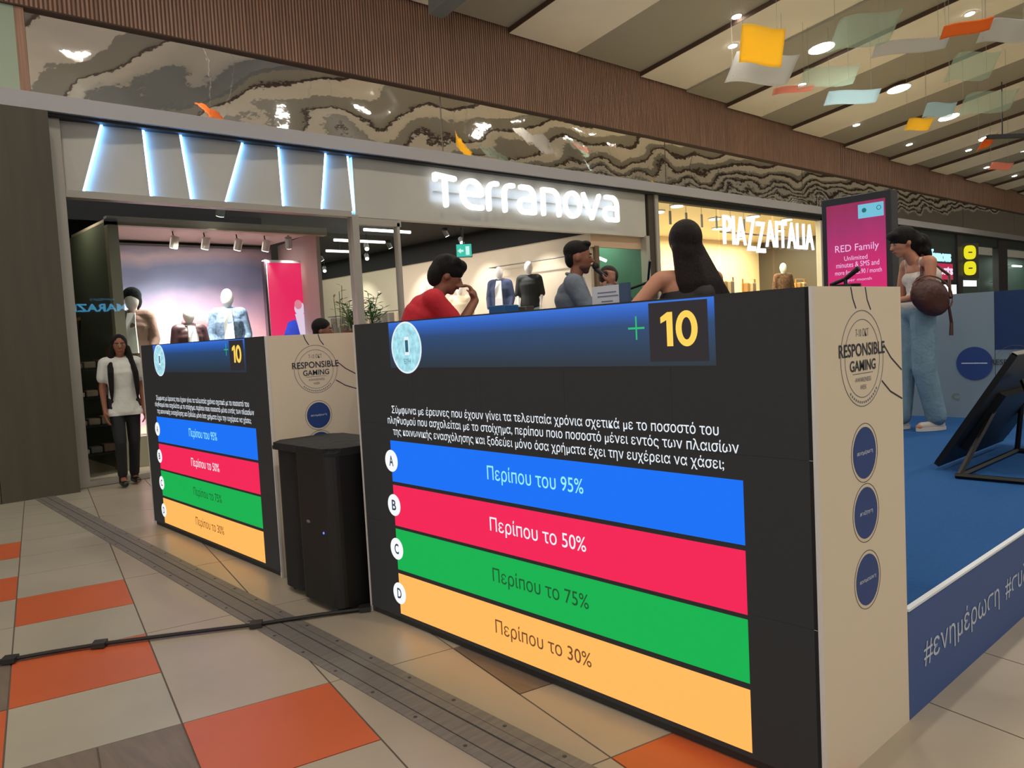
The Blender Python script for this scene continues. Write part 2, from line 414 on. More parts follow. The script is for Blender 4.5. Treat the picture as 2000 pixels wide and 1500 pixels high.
# sign: thick rounded strokes, each letter a part
M_sign = mat('lit_white_letter', (255, 255, 255), emis=1.5)
sign = thing('shop_sign', 'glowing white rounded letters reading terranova on the grey fascia', 'sign', (9.1, 9.30, 3.3))
FS = Frame((0, 9.30, 0), (1, 0, 0), (0, 0, 1)); zb, zt = 3.35, 3.74; ST = .078
def arc(cx, cz, rx, rz, a0, a1, n=14): return [(cx + rx * math.cos(math.radians(a0 + (a1 - a0) * i / n)), cz + rz * math.sin(math.radians(a0 + (a1 - a0) * i / n))) for i in range(n + 1)]
zm = (zb + zt) / 2; hz = (zt - zb) / 2
def letter(strokes):
    bm = NB()
    for s in strokes: FS.stroke(bm, s, ST, 0, .05)
    put('letter', bm, M_sign, sign)
def L_T(a, b): return [[(a, zt + .03), (b, zt + .0)], [((a + b) / 2, zt), ((a + b) / 2, zb)], [(a, zt + .03), (a - .0, zt - .03)]]
def L_e(a, b): cx = (a + b) / 2; rx = (b - a) / 2; return [[(a, zm), (b, zm)] , arc(cx, zm + .04, rx, hz - .04, 0, 180) + [(a, zm - .05)] + arc(cx + .02, zb + .13, rx, .13, 180, 270)[1:] + [(b, zb)]]
def L_r(a, b): return [[(a, zb), (a, zt - .1)] + arc(a + .13, zt - .13, .13, .13, 180, 90) + [(b, zt)]]
def L_a(a, b): return [[(a + .05, zt), (b - .14, zt)] + arc(b - .14, zt - .14, .14, .14, 90, 0) + [(b, zb), (a + .11, zb)] + arc(a + .11, zb + .10, .11, .10, 270, 90) + [(b, zb + .2)]]
def L_n(a, b): return [[(a, zb), (a, zt), (b - .16, zt)] + arc(b - .16, zt - .16, .16, .16, 90, 0) + [(b, zb)]]
def L_o(a, b): return [arc((a + b) / 2, zm, (b - a) / 2, hz, 0, 360, 26)]
def L_v(a, b): return [[(a, zt), ((a + b) / 2, zb), (b, zt)]]
h_ = ST / 2
for fn, a, b_ in ((L_T, 7.05, 7.48), (L_e, 7.55, 7.99), (L_r, 8.06, 8.32), (L_r, 8.39, 8.66), (L_a, 8.70, 9.11), (L_n, 9.24, 9.68), (L_o, 9.76, 10.2), (L_v, 10.22, 10.70), (L_a, 10.76, 11.18)):
    letter(fn(a + h_, b_ - h_))
put('back_tray', FS.rect(NB(), 7.1, 11.15, 3.535, 3.55, -.06, -.03), M_fascia, sign)
lamp('sign_glow', 'AREA', (9.1, 9.335, 3.55), 5, (.5, .68, 1), 4.1, (9.1, 9.6, 3.55), size_y=.3, parent=sign)

# ================================================================== SHOP 1 INTERIOR
M_black = mat('black_void_ceiling', (12, 12, 12), .9)
M_cwall = mat('shop_cream_wall', (196, 182, 160), .7)
ins = struct('wall_shop')
put('dark_ceiling', box(2.2, 12.1, 9.5, 22, 3.55, 3.65), M_black, ins)
put('left_partition', box(2.1, 2.2, 9.5, 12.6, 0, 3.55), mat('dark_olive_wall', (52, 50, 42), .7), ins)
put('display_back', box(2.2, 5.95, 12.6, 12.7, 0, 3.55), M_black, ins)
put('side_wall', box(10.62, 10.75, 9.5, 22, 0, 3.12), M_cwall, ins)
put('back_wall', box(5.9, 12.1, 21.9, 22, 0, 3.0), M_cwall, ins)
put('black_upper_wall', box(10.60, 10.75, 9.5, 22, 3.12, 3.6), M_black, ins); put('black_upper_wall', box(2.2, 12.1, 21.85, 22, 3.0, 3.6), M_black, ins); put('black_left_wall', box(5.9, 5.95, 12.6, 22, 0, 3.6), M_black, ins)
put('green_room_wall', box(10.75, 12.9, 11.4, 11.5, 0, 3.55), mat('green_paint', (92, 150, 110), .6, noise=.2, nscale=1.5), ins)
put('room_right_wall', box(12.1, 12.2, 9.5, 12, 0, 3.6), mat('green_grey', (70, 110, 88), .6), ins)
put('lintel', box(10.6, 12.02, 9.46, 9.52, 2.88, 3.11), mat('peach_lintel', (200, 170, 140), .6), ins)
put('inner_post', box(10.70, 10.80, 9.44, 9.5, 0, 2.9), mat('brown_post', (110, 88, 64), .5), ins)
for x0, y0, L, wh in ((7.3, 11.6, .95, 'nearest the shop entrance'), (7.5, 12.95, 1.1, 'second from the shop entrance'), (8.2, 14.5, .65, 'farthest back in the shop')):
    t = thing('tube_light', 'long white tube light under the dark shop ceiling, ' + wh, 'light', (x0 + L / 2, y0, 3.3), 'tube lights in the clothing shop')
    put('tube', tube(NB(), [(x0, y0, 3.3), (x0 + L, y0, 3.3)], .025), mat('tube_white', (255, 250, 240), emis=4), t)
    put('hanger', box(x0 + L / 2 - .01, x0 + L / 2 + .01, y0 - .01, y0 + .01, 3.32, 3.55), M_black, t)
    lamp('tube_lamp', 'AREA', (x0 + L / 2, y0, 3.25), 60, (1, .95, .88), L, (x0 + L / 2, y0, 0), size_y=.1, parent=t)
def spot_can(x, y, z, tgt, power=0, group='small spots in the clothing shop', label=None, r=.05, col=(60, 60, 60), ztop=3.55, lab=True):
    label = label or 'small spotlight on the black shop ceiling, %.1f metres inside%s' % (y - 9.37, ' by the bright wall' if x > 9.55 else '')
    t = thing('spotlight', label, 'light', (x, y, z), group)
    d = (Vector(tgt) - Vector((x, y, z))).normalized(); p = Vector((x, y, z))
    put('housing', tube(NB(), [p - d * .16, p], r), mat('spot_housing_%d' % col[0], col, .5), t)
    put('lens', tube(NB(), [p + d * .001, p + d * .006], r * .85), mat('spot_lens', (255, 248, 235), emis=7), t)
    put('stem', tube(NB(), [p - d * .08, (p.x, p.y, ztop)], .008, 6), M_black, t)
    if power: lamp('spot_lamp', 'SPOT', p + d * .02, power, (1, .95, .89), .04, tgt, 1.3, parent=t)
    return t
for x, y in ((9.6, 15.2), (9.2, 16.8), (10.1, 18.0), (8.6, 13.6), (8.5, 18.5), (9.9, 12.2)):
    spot_can(x, y, 3.25, (x - 1.2, y - 2.4, 1.2), 0)
for x, y, tx, ty in ((9.7, 10.7, 10.5, 10.5), (9.7, 12.4, 10.5, 12.2), (9.7, 14.4, 10.5, 14.4), (9.5, 17, 10.5, 17)):
    spot_can(x, y, 3.4, (tx, ty, 1.8), 130)
lamp('shop_fill', 'AREA', (8.4, 14.8, 3.5), 230, (1, .93, .84), 4, (8.4, 14.8, 0), size_y=9)
lamp('green_room_lamp', 'AREA', (11.5, 10.6, 3.3), 26, (.75, 1, .82), 1, (11.5, 11, 0))
t = thing('tube_light', 'slanted white tube light in the green room right of the shop entrance', 'light', (11.7, 10.4, 2.8))
put('tube', tube(NB(), [(11.45, 10.2, 2.84), (11.85, 10.2, 2.74)], .03), mat('tube_white', (255, 250, 240), emis=4), t)
put('hanger', tube(NB(), [(11.6, 10.2, 2.8), (11.6, 10.2, 3.55)], .006, 5), M_black, t)
put('green_room_dark_panel', box(10.8, 12.1, 11.2, 11.39, 2.35, 3.5), mat('dark_green_panel', (30, 50, 42), .6, noise=.3, nscale=3), ins)
t = thing('exit_sign', 'green glowing exit sign hanging in the dark shop', 'sign', (9.37, 11.52, 3.0))
FE = Frame((9.37, 11.5, 2.88), (.78, -.62, 0), (0, 0, 1))
put('housing', FE.rect(NB(), -.15, .15, 0, .25, -.05, 0), M_black, t)
put('lit_face', FE.rect(NB(), -.14, .14, .01, .24, 0, .004), mat('exit_green', (50, 190, 165), emis=1.0), t)
bm = FE.poly(NB(), [(-.12, .12), (-.06, .07), (-.06, .10), (-.01, .10), (-.01, .14), (-.06, .14), (-.06, .17)], .004, .007)
FE.rect(bm, .03, .10, .04, .2, .004, .007); put('pictogram', bm, mat('exit_white', (200, 245, 235), emis=1), t)
put('hanger', box(9.36, 9.38, 11.5, 11.52, 3.13, 3.55), M_black, t)

# ================================================================== LED DESKS
M_scr = mat('led_screen_dark', (46, 45, 44), emis=.55, noise=.06, nscale=90)
M_case = mat('desk_dark_casing', (40, 38, 36), .6)
M_white = mat('white_print_board', (222, 206, 182), .55)
M_trimw = mat('pale_edge_trim', (215, 210, 205), .4)
M_navy = mat('navy_print', (38, 66, 128), .5)
M_ink = mat('dark_ink', (46, 50, 62), .6)
M_whiteink = mat('white_ink', (225, 230, 238), .6)
M_txt = mat('screen_white_text', (235, 242, 250), emis=1)
M_btxt = mat('screen_cyan_text', (150, 240, 255), emis=1.0)
M_blue = mat('screen_blue', (5, 112, 245), emis=1.0)
M_red = mat('screen_red', (243, 30, 84), emis=1.0)
M_green = mat('screen_green', (0, 176, 78), emis=1.0)
M_or = mat('screen_orange', (255, 178, 88), emis=1.1)
M_banner = emit_gradient('screen_banner', [(0, (30, 42, 54)), (.3, (30, 55, 82)), (.65, (30, 66, 110)), (.85, (32, 90, 180)), (1, (45, 110, 215))])
M_gold = mat('screen_gold', (255, 212, 90), emis=1)
M_badge = mat('screen_badge', (165, 222, 240), emis=1, noise=.25, nscale=40)
M_dkb = mat('screen_dark_box', (44, 40, 44), emis=.9)
M_gtx = mat('screen_dark_green_text', (20, 84, 40), emis=1)
M_otx = mat('screen_brown_text', (110, 72, 38), emis=1)
Q1 = ('Σύμφωνα με έρευνες που έχουν γίνει τα τελευταία χρόνια σχετικά με το ποσοστό του',
      'πληθυσμού που ασχολείται με το στοίχημα, περίπου ποιο ποσοστό μένει εντός των πλαισίων',
      'της κοινωνικής ενασχόλησης και ξοδεύει μόνο όσα χρήματα έχει την ευχέρεια να χάσει;')
def logo(fr, cx, cz, k, parent, ink, dz=0):
    bm = NB()
    fr.ring(bm, cx, cz, .150 * k, .0025, dz, dz + .001); fr.ring(bm, cx, cz, .122 * k, .002, dz, dz + .001)
    text(fr, bm, '7-10 ΟΚΤ', cx - .045 * k, cx + .045 * k, cz + .068 * k, cz + .093 * k, dz, dz + .001)
    text(fr, bm, 'AWARENESS', cx - .055 * k, cx + .055 * k, cz - .072 * k, cz - .058 * k, dz, dz + .001)
    text(fr, bm, 'WEEK', cx - .022 * k, cx + .022 * k, cz - .096 * k, cz - .082 * k, dz, dz + .001)
    fr.rect(bm, cx - .07 * k, cx + .07 * k, cz - .047 * k, cz - .045 * k, dz, dz + .001)
    for i in range(15):   # small marks set round the foot of the emblem
        a = PI * (1.27 + .46 * i / 14); fr.ring(bm, cx, cz, .140 * k, .007 * k, dz, dz + .001, 1, a, a + .05)
    put('emblem_lines', bm, mat('pale_ink', (110, 112, 120), .6) if ink is M_ink else ink, parent)
    bm = NB(); text(fr, bm, 'RESPONSIBLE', cx - .16 * k, cx + .16 * k, cz + .008 * k, cz + .048 * k, dz, dz + .0015, .012)
    text(fr, bm, 'GAMING', cx - .09 * k, cx + .09 * k, cz - .038 * k, cz - .004 * k, dz, dz + .0015, .012)
    put('emblem_title', bm, ink, parent)
def desk(label, X0, X1, Y0, Y1, Ht, speakerside=False):
    t = thing('screen_desk', label, 'screen desk', ((X0 + X1) / 2, (Y0 + Y1) / 2, 0), 'quiz desks with video screens')
    put('casing', box(X0 + .03, X1 - .02, Y0 + .02, Y1 - .01, .0, Ht - .012), M_case, t)
    put('counter_top', box(X0 + .005, X1, Y0 + .005, Y1, Ht - .012, Ht), M_case, t)
    sy = (Y1 - Y0) / 2.453; sz = Ht / 1.492
    Ym = lambda y: Y0 + (y - 1.085) * sy
    Fl = Frame((X0, Y0, 0), (0, -1, 0), (0, 0, 1))                 # a = -(y - Y0)
    A = lambda y: -(Ym(y) - Y0)
    nY = 5; nZ = 3
    for i in range(nY):
        for j in range(nZ):
            a0 = -(Y1 - Y0) * (i + 1) / nY + .0006; a1 = -(Y1 - Y0) * i / nY - .0006
            put('screen_module', Fl.rect(NB(), a0, a1, (.03 if j == 0 else Ht * j / nZ + .0006), Ht * (j + 1) / nZ - .0006, -.03, 0), M_scr, t)
    put('plinth', box(X0 + .01, X1 - .03, Y0 + .02, Y1 - .02, 0, .03), M_case, t)
    bn = put('banner', Fl.rect(NB(), A(3.22), A(1.40), 1.27 * sz, Ht - .006, 0, .001), M_banner, t)
    put('score_box', Fl.rect(NB(), A(1.655), A(1.425), 1.285 * sz, Ht - .012, .001, .0018), M_dkb, t)
    za, zb_ = 1.335 * sz, 1.447 * sz; a1_ = A(1.595); a2_ = A(1.505)
    bm = Fl.poly(NB(), [(a1_ + .012, za), (a1_ + .036, za), (a1_ + .036, zb_), (a1_ + .016, zb_), (a1_ - .012, zb_ - .016), (a1_ - .012, zb_ - .036), (a1_ + .012, zb_ - .026)], .0018, .0024)
    put('score_number', bm, M_gold, t)
    bm = NB(); n_ = 30
    for q in range(n_):
        p_, q_ = 2 * PI * q / n_, 2 * PI * (q + 1) / n_; zc_ = (za + zb_) / 2; hh = (zb_ - za) / 2 + .002
        Fl.poly(bm, [(a2_ + x_ * math.cos(y_), zc_ + z_ * math.sin(y_)) for x_, z_, y_ in ((.019, hh - .022, p_), (.042, hh, p_), (.042, hh, q_), (.019, hh - .022, q_))], .0018, .0024)
    put('score_number', bm, M_gold, t)
    bm = NB(); Fl.rect(bm, A(1.745), A(1.675), 1.396, 1.403, .001, .0018); Fl.rect(bm, A(1.713), A(1.707), 1.36, 1.44, .001, .0018); put('plus_mark', bm, mat('screen_plus', (50, 190, 120), emis=.9), t)
    bd = put('badge', Fl.disc(NB(), A(3.08), 1.365 * sz, .122, .001, .0018), M_badge, t)
    bm = NB(); Fl.ring(bm, A(3.08), 1.365 * sz, .122, .008, .0018, .0024); Fl.poly(bm, [(A(3.08) - .012 + x, 1.37 * sz + y) for x, y in ((-.0, -.04), (.036, -.04), (.036, .045), (0, .045))], .0018, .0024)
    put('badge_rim', bm, M_txt, t)
    bm = NB(); Fl.poly(bm, [(A(3.08) - .006 + x, 1.37 * sz + y) for x, y in ((0, -.026), (.024, -.026), (.024, .03), (0, .03))], .0024, .003)
    text(Fl, bm, 'ΕΤΗ', A(3.08) - .022, A(3.08) + .03, 1.29 * sz, 1.312 * sz, .0018, .0026)
    put('badge_icon', bm, mat('screen_teal', (40, 110, 130), emis=.8), t)
    for s, y0, y1, z in ((Q1[0], 3.235, 1.40, 1.052), (Q1[1], 3.275, 1.33, 1.000), (Q1[2], 3.235, 1.385, .946)):
        put('question_line', text(Fl, NB(), s, A(y0), A(y1), z * sz - .012, z * sz + .036, 0, .0012, .004), M_txt, t)
    for s, mm, tm, z0, z1, L in (('Περίπου του 95%', M_blue, M_btxt, .712, .915, 'A'), ('Περίπου το 50%', M_red, M_txt, .492, .695, 'B'),
                                 ('Περίπου το 75%', M_green, M_gtx, .272, .477, 'C'), ('Περίπου το 30%', M_or, M_otx, .048, .252, 'D')):
        z0 *= sz; z1 *= sz; zm = (z0 + z1) / 2
        bar = put('answer_bar', Fl.rect(NB(), A(3.265), A(1.32), z0, z1, 0, .001), mm, t)
        put('answer_text', text(Fl, NB(), s, A(2.54), A(1.99), zm - .034, zm + .044, .001, .0018, .004), tm, bar)
        put('letter_disc', Fl.disc(NB(), A(3.265), zm, .054, .001, .0018), mat('screen_disc', (248, 250, 252), emis=1), bar)
        put('answer_letter', text(Fl, NB(), L, A(3.265) - .018, A(3.265) + .018, zm - .026, zm + .026, .0018, .0026, .02), mat('screen_slate', (50, 66, 92), emis=.8), bar)
    # printed side board facing the walkway
    Fp = Frame((X0, Y0, 0), (1, 0, 0), (0, 0, 1))
    put('side_board', box(X0, X1, Y0, Y0 + .018, .0, Ht), M_white, t)
    put('edge_trim', box(X0 - .004, X0 + .012, Y0 - .004, Y0 + .004, 0, Ht), M_trimw, t)
    put('edge_trim', box(X0 - .004, X0 + .004, Y1 - .006, Y1 + .004, 0, Ht), M_trimw, t)
    logo(Fp, .32, 1.27 * sz, 1, t, M_ink)
    bm = NB()
    for ln in ([(.25, Ht - .002), (.262, 1.455 * sz), (.282, 1.425 * sz)], [(.35, Ht - .002), (.362, 1.45 * sz), (.385, 1.42 * sz)], [(.475, 1.305 * sz), (.53, 1.26 * sz), (.612, 1.215 * sz)], [(.455, 1.19 * sz), (.52, 1.15 * sz), (.612, 1.118 * sz)]):
        Fp.stroke(bm, ln, .0055, 0, .001, False)
    put('ribbon_lines', bm, M_ink, t)
    for s, z, wd in (('#ενημέρωση', .975, .055), ('#συζήτηση', .785, .045), ('#αντιμετώπιση', .572, .058)):
        d = put('printed_disc', Fp.disc(NB(), .318, z * sz, .081, 0, .001), M_navy, t)
        bm = Fp.ring(NB(), .318, z * sz, .093, .0016, 0, .001); put('disc_outline', bm, M_ink, d)
        put('disc_text', text(Fp, NB(), s, .318 - wd, .318 + wd, z * sz - .007, z * sz + .009, .001, .0016), M_whiteink, d)
    return t
desk('near black video desk showing a quiz question with large coloured answer bars', 2.130, 2.747, 1.085, 3.539, 1.492)
desk('farther black video desk by the shop window, behind the black loudspeaker', 2.092, 2.72, 4.489, 6.787, 1.468)

# ================================================================== STAGE
st = thing('stage', 'low blue carpeted stage with blue printed skirt behind the video desks', 'stage', (5.5, 4, 0))
put('deck', box(2.76, 8.2, 1.10, 6.8, .02, .375), M_case, st)
put('carpet', box(2.755, 8.2, 1.10, 6.8, .375, .387), mat('blue_carpet', (0, 76, 138), .95, noise=.1, nscale=60, bump=.3, bscale=300), st)
put('skirt', box(2.75, 8.2, 1.085, 1.10, .0, .383), mat('slate_blue_print', (62, 88, 142), .6), st)
put('edge_trim', box(2.75, 8.2, 1.08, 1.10, .383, .392), mat('white_edge', (225, 232, 240), .4), st)
Fk = Frame((2.75, 1.085, 0), (1, 0, 0), (0, 0, 1)); bm = NB()
text(Fk, bm, '#ενημέρωση', .13, .95, .13, .25, 0, .002); text(Fk, bm, '#συζήτηση', 1.03, 1.72, .13, .25, 0, .002); text(Fk, bm, '#αντιμετώπιση', 1.80, 2.8, .13, .25, 0, .002)
put('skirt_text', bm, mat('pale_blue_ink', (190, 200, 215), .6), st)

bw = thing('backdrop_wall', 'white and navy printed backdrop board at the far side of the stage', 'backdrop', (8.24, 3, .387))
M_bw = mat('pale_blue_white_board', (128, 146, 158), .6); M_bn = mat('deep_blue_board', (14, 48, 96), .6)
put('board', box(8.2, 8.28, 2.41, 6.6, .387, 1.565), M_bw, bw)
put('board', box(8.2, 8.28, .9, 2.405, .387, 1.03), M_bw, bw)
put('board', box(8.195, 8.28, .9, 2.405, 1.03, 1.565), M_bn, bw)
Fb = Frame((8.195, 0, 0), (0, -1, 0), (0, 0, 1))
for y in (3.18, 2.58, 3.78): 
    d = put('printed_disc', Fb.disc(NB(), -y, .905, .155, 0, .005), M_navy, bw); put('disc_text', Fb.rect(NB(), -y - .11, -y + .11, .902, .91, .005, .006), M_whiteink, d)
logo(Fb, -2.24, .88, 1.25, bw, M_ink, .004)
put('small_logo', text(Fb, NB(), 'C', -2.78, -2.71, .56, .62, 0, .004), mat('olive_ink', (120, 130, 90), .6), bw)

# reclined monitor on a floor stand
tv = thing('floor_monitor', 'large black monitor leaning back on a low stand at the stage front', 'monitor', (5.9, 1.6, .387))
M_blk = mat('matte_black_plastic', (16, 15, 13), .42, noise=.15, nscale=5)
p0 = Vector((5.38, 1.94, .43)); e = Vector((0, -.45, .705)); nb = Vector((0, -.705, -.45)).normalized()
def tvbox(x0, x1, s0, s1, d0, d1, mm, name, bev=0):
    en = e.normalized(); c = [p0 + Vector((x, 0, 0)) + en * s + nb * d for x, s, d in ((x0, s0, d0), (x1, s0, d0), (x1, s1, d0), (x0, s1, d0))]
    put(name, prism(NB(), c, nb * (d1 - d0)), mm, tv)
tvbox(0, 1.28, 0, .84, 0, .035, M_blk, 'rear_shell'); tvbox(.01, 1.27, .01, .83, -.004, 0, mat('screen_glass', (12, 12, 14), .1), 'screen')
tvbox(.2, 1.05, .12, .55, .035, .075, M_blk, 'electronics_bulge'); tvbox(0, 1.28, .832, .842, -.003, .03, mat('painted_highlight', (190, 190, 185), .3, metal=.6), 'top_highlight')  # pale strip paints the highlight along the top of the black shell
bm = NB()
for a, b_ in (((5.17, 1.74, .405), (5.17, 1.15, .405)), ((6.3, 1.74, .405), (6.3, 1.15, .405)), ((5.17, 1.72, .405), (6.3, 1.72, .405)), ((5.17, 1.17, .405), (6.3, 1.17, .405))): tube(bm, [a, b_], .018, 6)
put('base_frame', bm, M_blk, tv)
for x in (5.17, 6.3):
    s = put('strut', tube(NB(), [(x, 1.72, .41), (x + (.45 if x < 6 else -.1), 1.66, .76)], .018, 6), M_blk, tv)
    put('strut', tube(NB(), [(x, 1.17, .41), (x + (.45 if x < 6 else -.1), 1.50, .95)], .018, 6), M_blk, tv)

# advertising totem on the mall floor beyond the stage
tt = thing('advert_totem', 'tall dark advertising totem with a glowing magenta screen beyond the stage', 'advert screen', (10.6, 4.7, 0))
put('casing', box(10.5, 10.72, 4.24, 5.16, 0, 3.0, .01), mat('charcoal_casing', (38, 36, 38), .4), tt)
Ft = Frame((10.5, 0, 0), (0, -1, 0), (0, 0, 1))
put('screen', Ft.rect(NB(), -5.09, -4.31, .5, 2.90, .0, .004), emit_gradient('totem_magenta', [(0, (240, 30, 110)), (.6, (212, 30, 110)), (.85, (165, 40, 105)), (1, (150, 30, 80))], noise=.3, strength=.9), tt)
put('advert_card', Ft.rect(NB(), -4.66, -4.33, 2.68, 2.86, .004, .006), mat('totem_card', (120, 200, 225), emis=.9), tt)
bm = NB(); Ft.disc(bm, -4.58, 2.78, .03, .006, .008); Ft.ring(bm, -4.39, 2.79, .03, .008, .006, .008); put('card_icon', bm, mat('totem_teal', (30, 120, 120), emis=.8), tt)
for s, a0, a1, b0, b1 in (('RED Family', -4.98, -4.40, 2.24, 2.36), ('Unlimited', -4.86, -4.55, 2.15, 2.21), ('minutes & SMS and', -4.97, -4.40, 2.06, 2.13), ('more for €25.90 / month', -4.99, -4.37, 1.965, 2.03), ('per month', -4.82, -4.5, 1.86, 1.91)):
    put('advert_text', text(Ft, NB(), s, a0, a1, b0, b1, .004, .007), mat('totem_text', (238, 190, 235), emis=1), tt)

# loudspeaker
sp = thing('loudspeaker', 'black loudspeaker standing on the floor between the two video desks', 'speaker', (2.2, 3.93, 0))
M_spk = mat('black_speaker_shell', (8, 8, 9), .5, noise=.15, nscale=12)
def rounded(x0, x1, y0, y1, z0, z1, r, tilt=0, n=5):
    pts = []
    for cx, cy, a0 in ((x1 - r, y1 - r, 0), (x0 + r, y1 - r, 90), (x0 + r, y0 + r, 180), (x1 - r, y0 + r, 270)):
        for i in range(n + 1): a = math.radians(a0 + 90 * i / n); pts.append((cx + r * math.cos(a), cy + r * math.sin(a)))
    bm = NB(); prism(bm, [(x, y, z0) for x, y in pts], (0, 0, z1 - z0))
    top = [f for f in bm.faces if all(abs(v.co.z - z1) < 1e-6 for v in f.verts)]; es = [e for f in top for e in f.edges]
    bmesh.ops.bevel(bm, geom=es, offset=.022, segments=3, affect='EDGES'); 
    return bm
put('cabinet', rounded(1.97, 2.42, 3.60, 4.00, .03, .845, .06), M_spk, sp)
put('front_section', rounded(2.0, 2.40, 4.0, 4.30, .03, .835, .09), mat('speaker_grille', (10, 10, 11), .7, bump=.5, bscale=350), sp)
put('soft_cover', rounded(1.972, 2.42, 3.598, 4.296, .822, .862, .07), mat('black_cover_cloth', (17, 17, 19), .8, bump=.6, bscale=14), sp)
for x, y in ((2.02, 3.65), (2.35, 3.65), (2.06, 4.22), (2.35, 4.22)): put('foot', cyl(NB(), (x, y, 0), .025, .03, 10), M_spk, sp)
Fs = Frame((1.97, 0, 0), (0, -1, 0), (0, 0, 1))
put('logo_plate', Fs.disc(NB(), -3.86, .46, .008, 0, .002, 16, .02), mat('plate_silver', (110, 110, 110), .4), sp, label='small grey oval maker plate')
put('status_light', Fs.disc(NB(), -3.70, .42, .006, 0, .003, 10), mat('status_blue', (90, 120, 255), emis=2), sp, label='tiny blue status light')

# cable across the floor
cb = NB(); P_ = [(.35, 4.42), (.59, 4.29), (.80, 4.22), (1.0, 4.135), (1.3, 3.97), (1.61, 3.79), (1.9, 3.66), (2.12, 3.54)]
for (a, b_), (c_, d_) in zip(P_, P_[1:]):
    n = Vector((-(d_ - b_), c_ - a, 0)).normalized()
    tube(cb, [(a, b_, .016), (c_, d_, .016)], .009, 6); tube(cb, [Vector((a, b_, .014)) + n * .014, Vector((c_, d_, .014)) + n * .014], .007, 6)
cbt = thing('floor_cable', 'black cable taped across the tiles from the near desk corner', 'cable', (1.2, 4, 0))
put('cable', cb, mat('black_rubber', (28, 24, 24), .6), cbt)
for x, y in ((.63, 4.275), (.98, 4.145), (1.61, 3.79), (2.1, 3.56)):
    n = Vector((.51, -.29, 0)).normalized(); q = Vector((-n.y, n.x, 0)); c = Vector((x, y, .006))
    put('tape', prism(NB(), [c + n * .03 + q * .035, c - n * .03 + q * .035, c - n * .03 - q * .03, c + n * .03 - q * .03], (0, 0, .022)), mat('black_tape', (34, 32, 32), .5), cbt)

# small items on the near desk
ic = thing('table_card_box', 'small white box with printed lines and a blue side on the near desk', 'box', (2.5, 2.12, 1.492))
put('box_body', box(2.46, 2.475, 2.055, 2.20, 1.492, 1.578), mat('white_card', (205, 205, 215), .6), ic)
put('blue_side', box(2.459, 2.476, 2.008, 2.055, 1.492, 1.582), mat('slate_card', (60, 82, 112), .6), ic, label='slate blue side of the box')
Fi = Frame((2.46, 0, 0), (0, -1, 0), (0, 0, 1)); bm = NB()
for a0, a1, b_ in ((-2.17, -2.07, 1.548), (-2.17, -2.06, 1.533), (-2.15, -2.09, 1.512)): Fi.rect(bm, a0, a1, b_, b_ + .005, 0, .001)
put('printed_lines', bm, mat('grey_ink', (110, 118, 140), .6), ic)
ib = solo('answer_pad', box(2.46, 2.55, 2.745, 2.86, 1.492, 1.54, .004), mat('blue_plastic', (28, 84, 140), .5), 'small blue box on the near desk beside the boy in red', 'box')
def micstand(label, base, mid, tip, r=.012):
    t = thing('microphone_stand', label, 'microphone', base)
    put('base', cyl(NB(), base, .045, .012, 16), M_blk, t)
    put('stem', tube(NB(), [(base[0], base[1], base[2] + .01), mid], .006, 8), M_blk, t)
    put('boom', tube(NB(), [mid[:2] + (mid[2],), tip], .007, 8, .009), M_blk, t); return t
micstand('small black microphone holder on the right end of the near desk', (2.5, 1.155, 1.492), (2.5, 1.155, 1.522), (2.5, 1.112, 1.552))
put('boom', tube(NB(), [(2.5, 1.155, 1.522), (2.5, 1.205, 1.506)], .006, 8), M_blk, bpy.data.objects['microphone_stand'])
mt = micstand('tall black microphone stand with slanted boom beside the man in grey', (4.25, 3.3, .387), (4.25, 3.3, 1.70), (4.14, 3.19, 1.83))
put('boom', tube(NB(), [(4.25, 3.3, 1.70), (4.16, 3.50, 1.64)], .009, 8), M_blk, mt)

# ================================================================== FIGURES
def blob(name, prims, voxel, mats, parent, smooth=4, label=None, seg=12, cut=None):
    """overlapping rounded volumes fused into ONE continuous surface; prims: (kind, args..., material index)"""
    bm = NB(); tags = []
    for p in prims:
        if p[0] == 'c': cap(bm, p[1], p[2], p[3], p[4], seg)
        elif p[0] == 'e': ell(bm, p[1], p[2], p[3] if len(p) > 3 else None)
    bmesh.ops.recalc_face_normals(bm, faces=bm.faces)
    me = bpy.data.meshes.new(name); bm.to_mesh(me); bm.free()
    o = bpy.data.objects.new(name + '_src', me); C.objects.link(o)
    md = o.modifiers.new('r', 'REMESH'); md.mode = 'VOXEL'; md.voxel_size = voxel
    if smooth: ms = o.modifiers.new('s', 'SMOOTH'); ms.iterations = smooth; ms.factor = .6
    bpy.context.view_layer.update()
    res = bpy.data.meshes.new_from_object(o.evaluated_get(bpy.context.evaluated_depsgraph_get()))
    bpy.data.objects.remove(o); bpy.data.meshes.remove(me)
    res.name = name
    if cut is not None:      # straight hem
        b2 = NB(); b2.from_mesh(res)
        g = bmesh.ops.bisect_plane(b2, geom=b2.verts[:] + b2.edges[:] + b2.faces[:], plane_co=(0, 0, cut), plane_no=(0, 0, -1), clear_outer=True)
        bmesh.ops.holes_fill(b2, edges=[e for e in g['geom_cut'] if isinstance(e, bmesh.types.BMEdge)], sides=0)
        b2.to_mesh(res); b2.free()
    base = BASE[parent.name] if parent else Vector((0, 0, 0))
    res.transform(Matrix.Translation(-base))
    for p in res.polygons: p.use_smooth = True
    res.materials.clear()
    for mm in (mats if isinstance(mats, (list, tuple)) else [mats]): res.materials.append(mm)
    r = bpy.data.objects.new(name, res); C.objects.link(r)
    if parent: r.parent = parent
    BASE[r.name] = base
    tag(r, label); return r

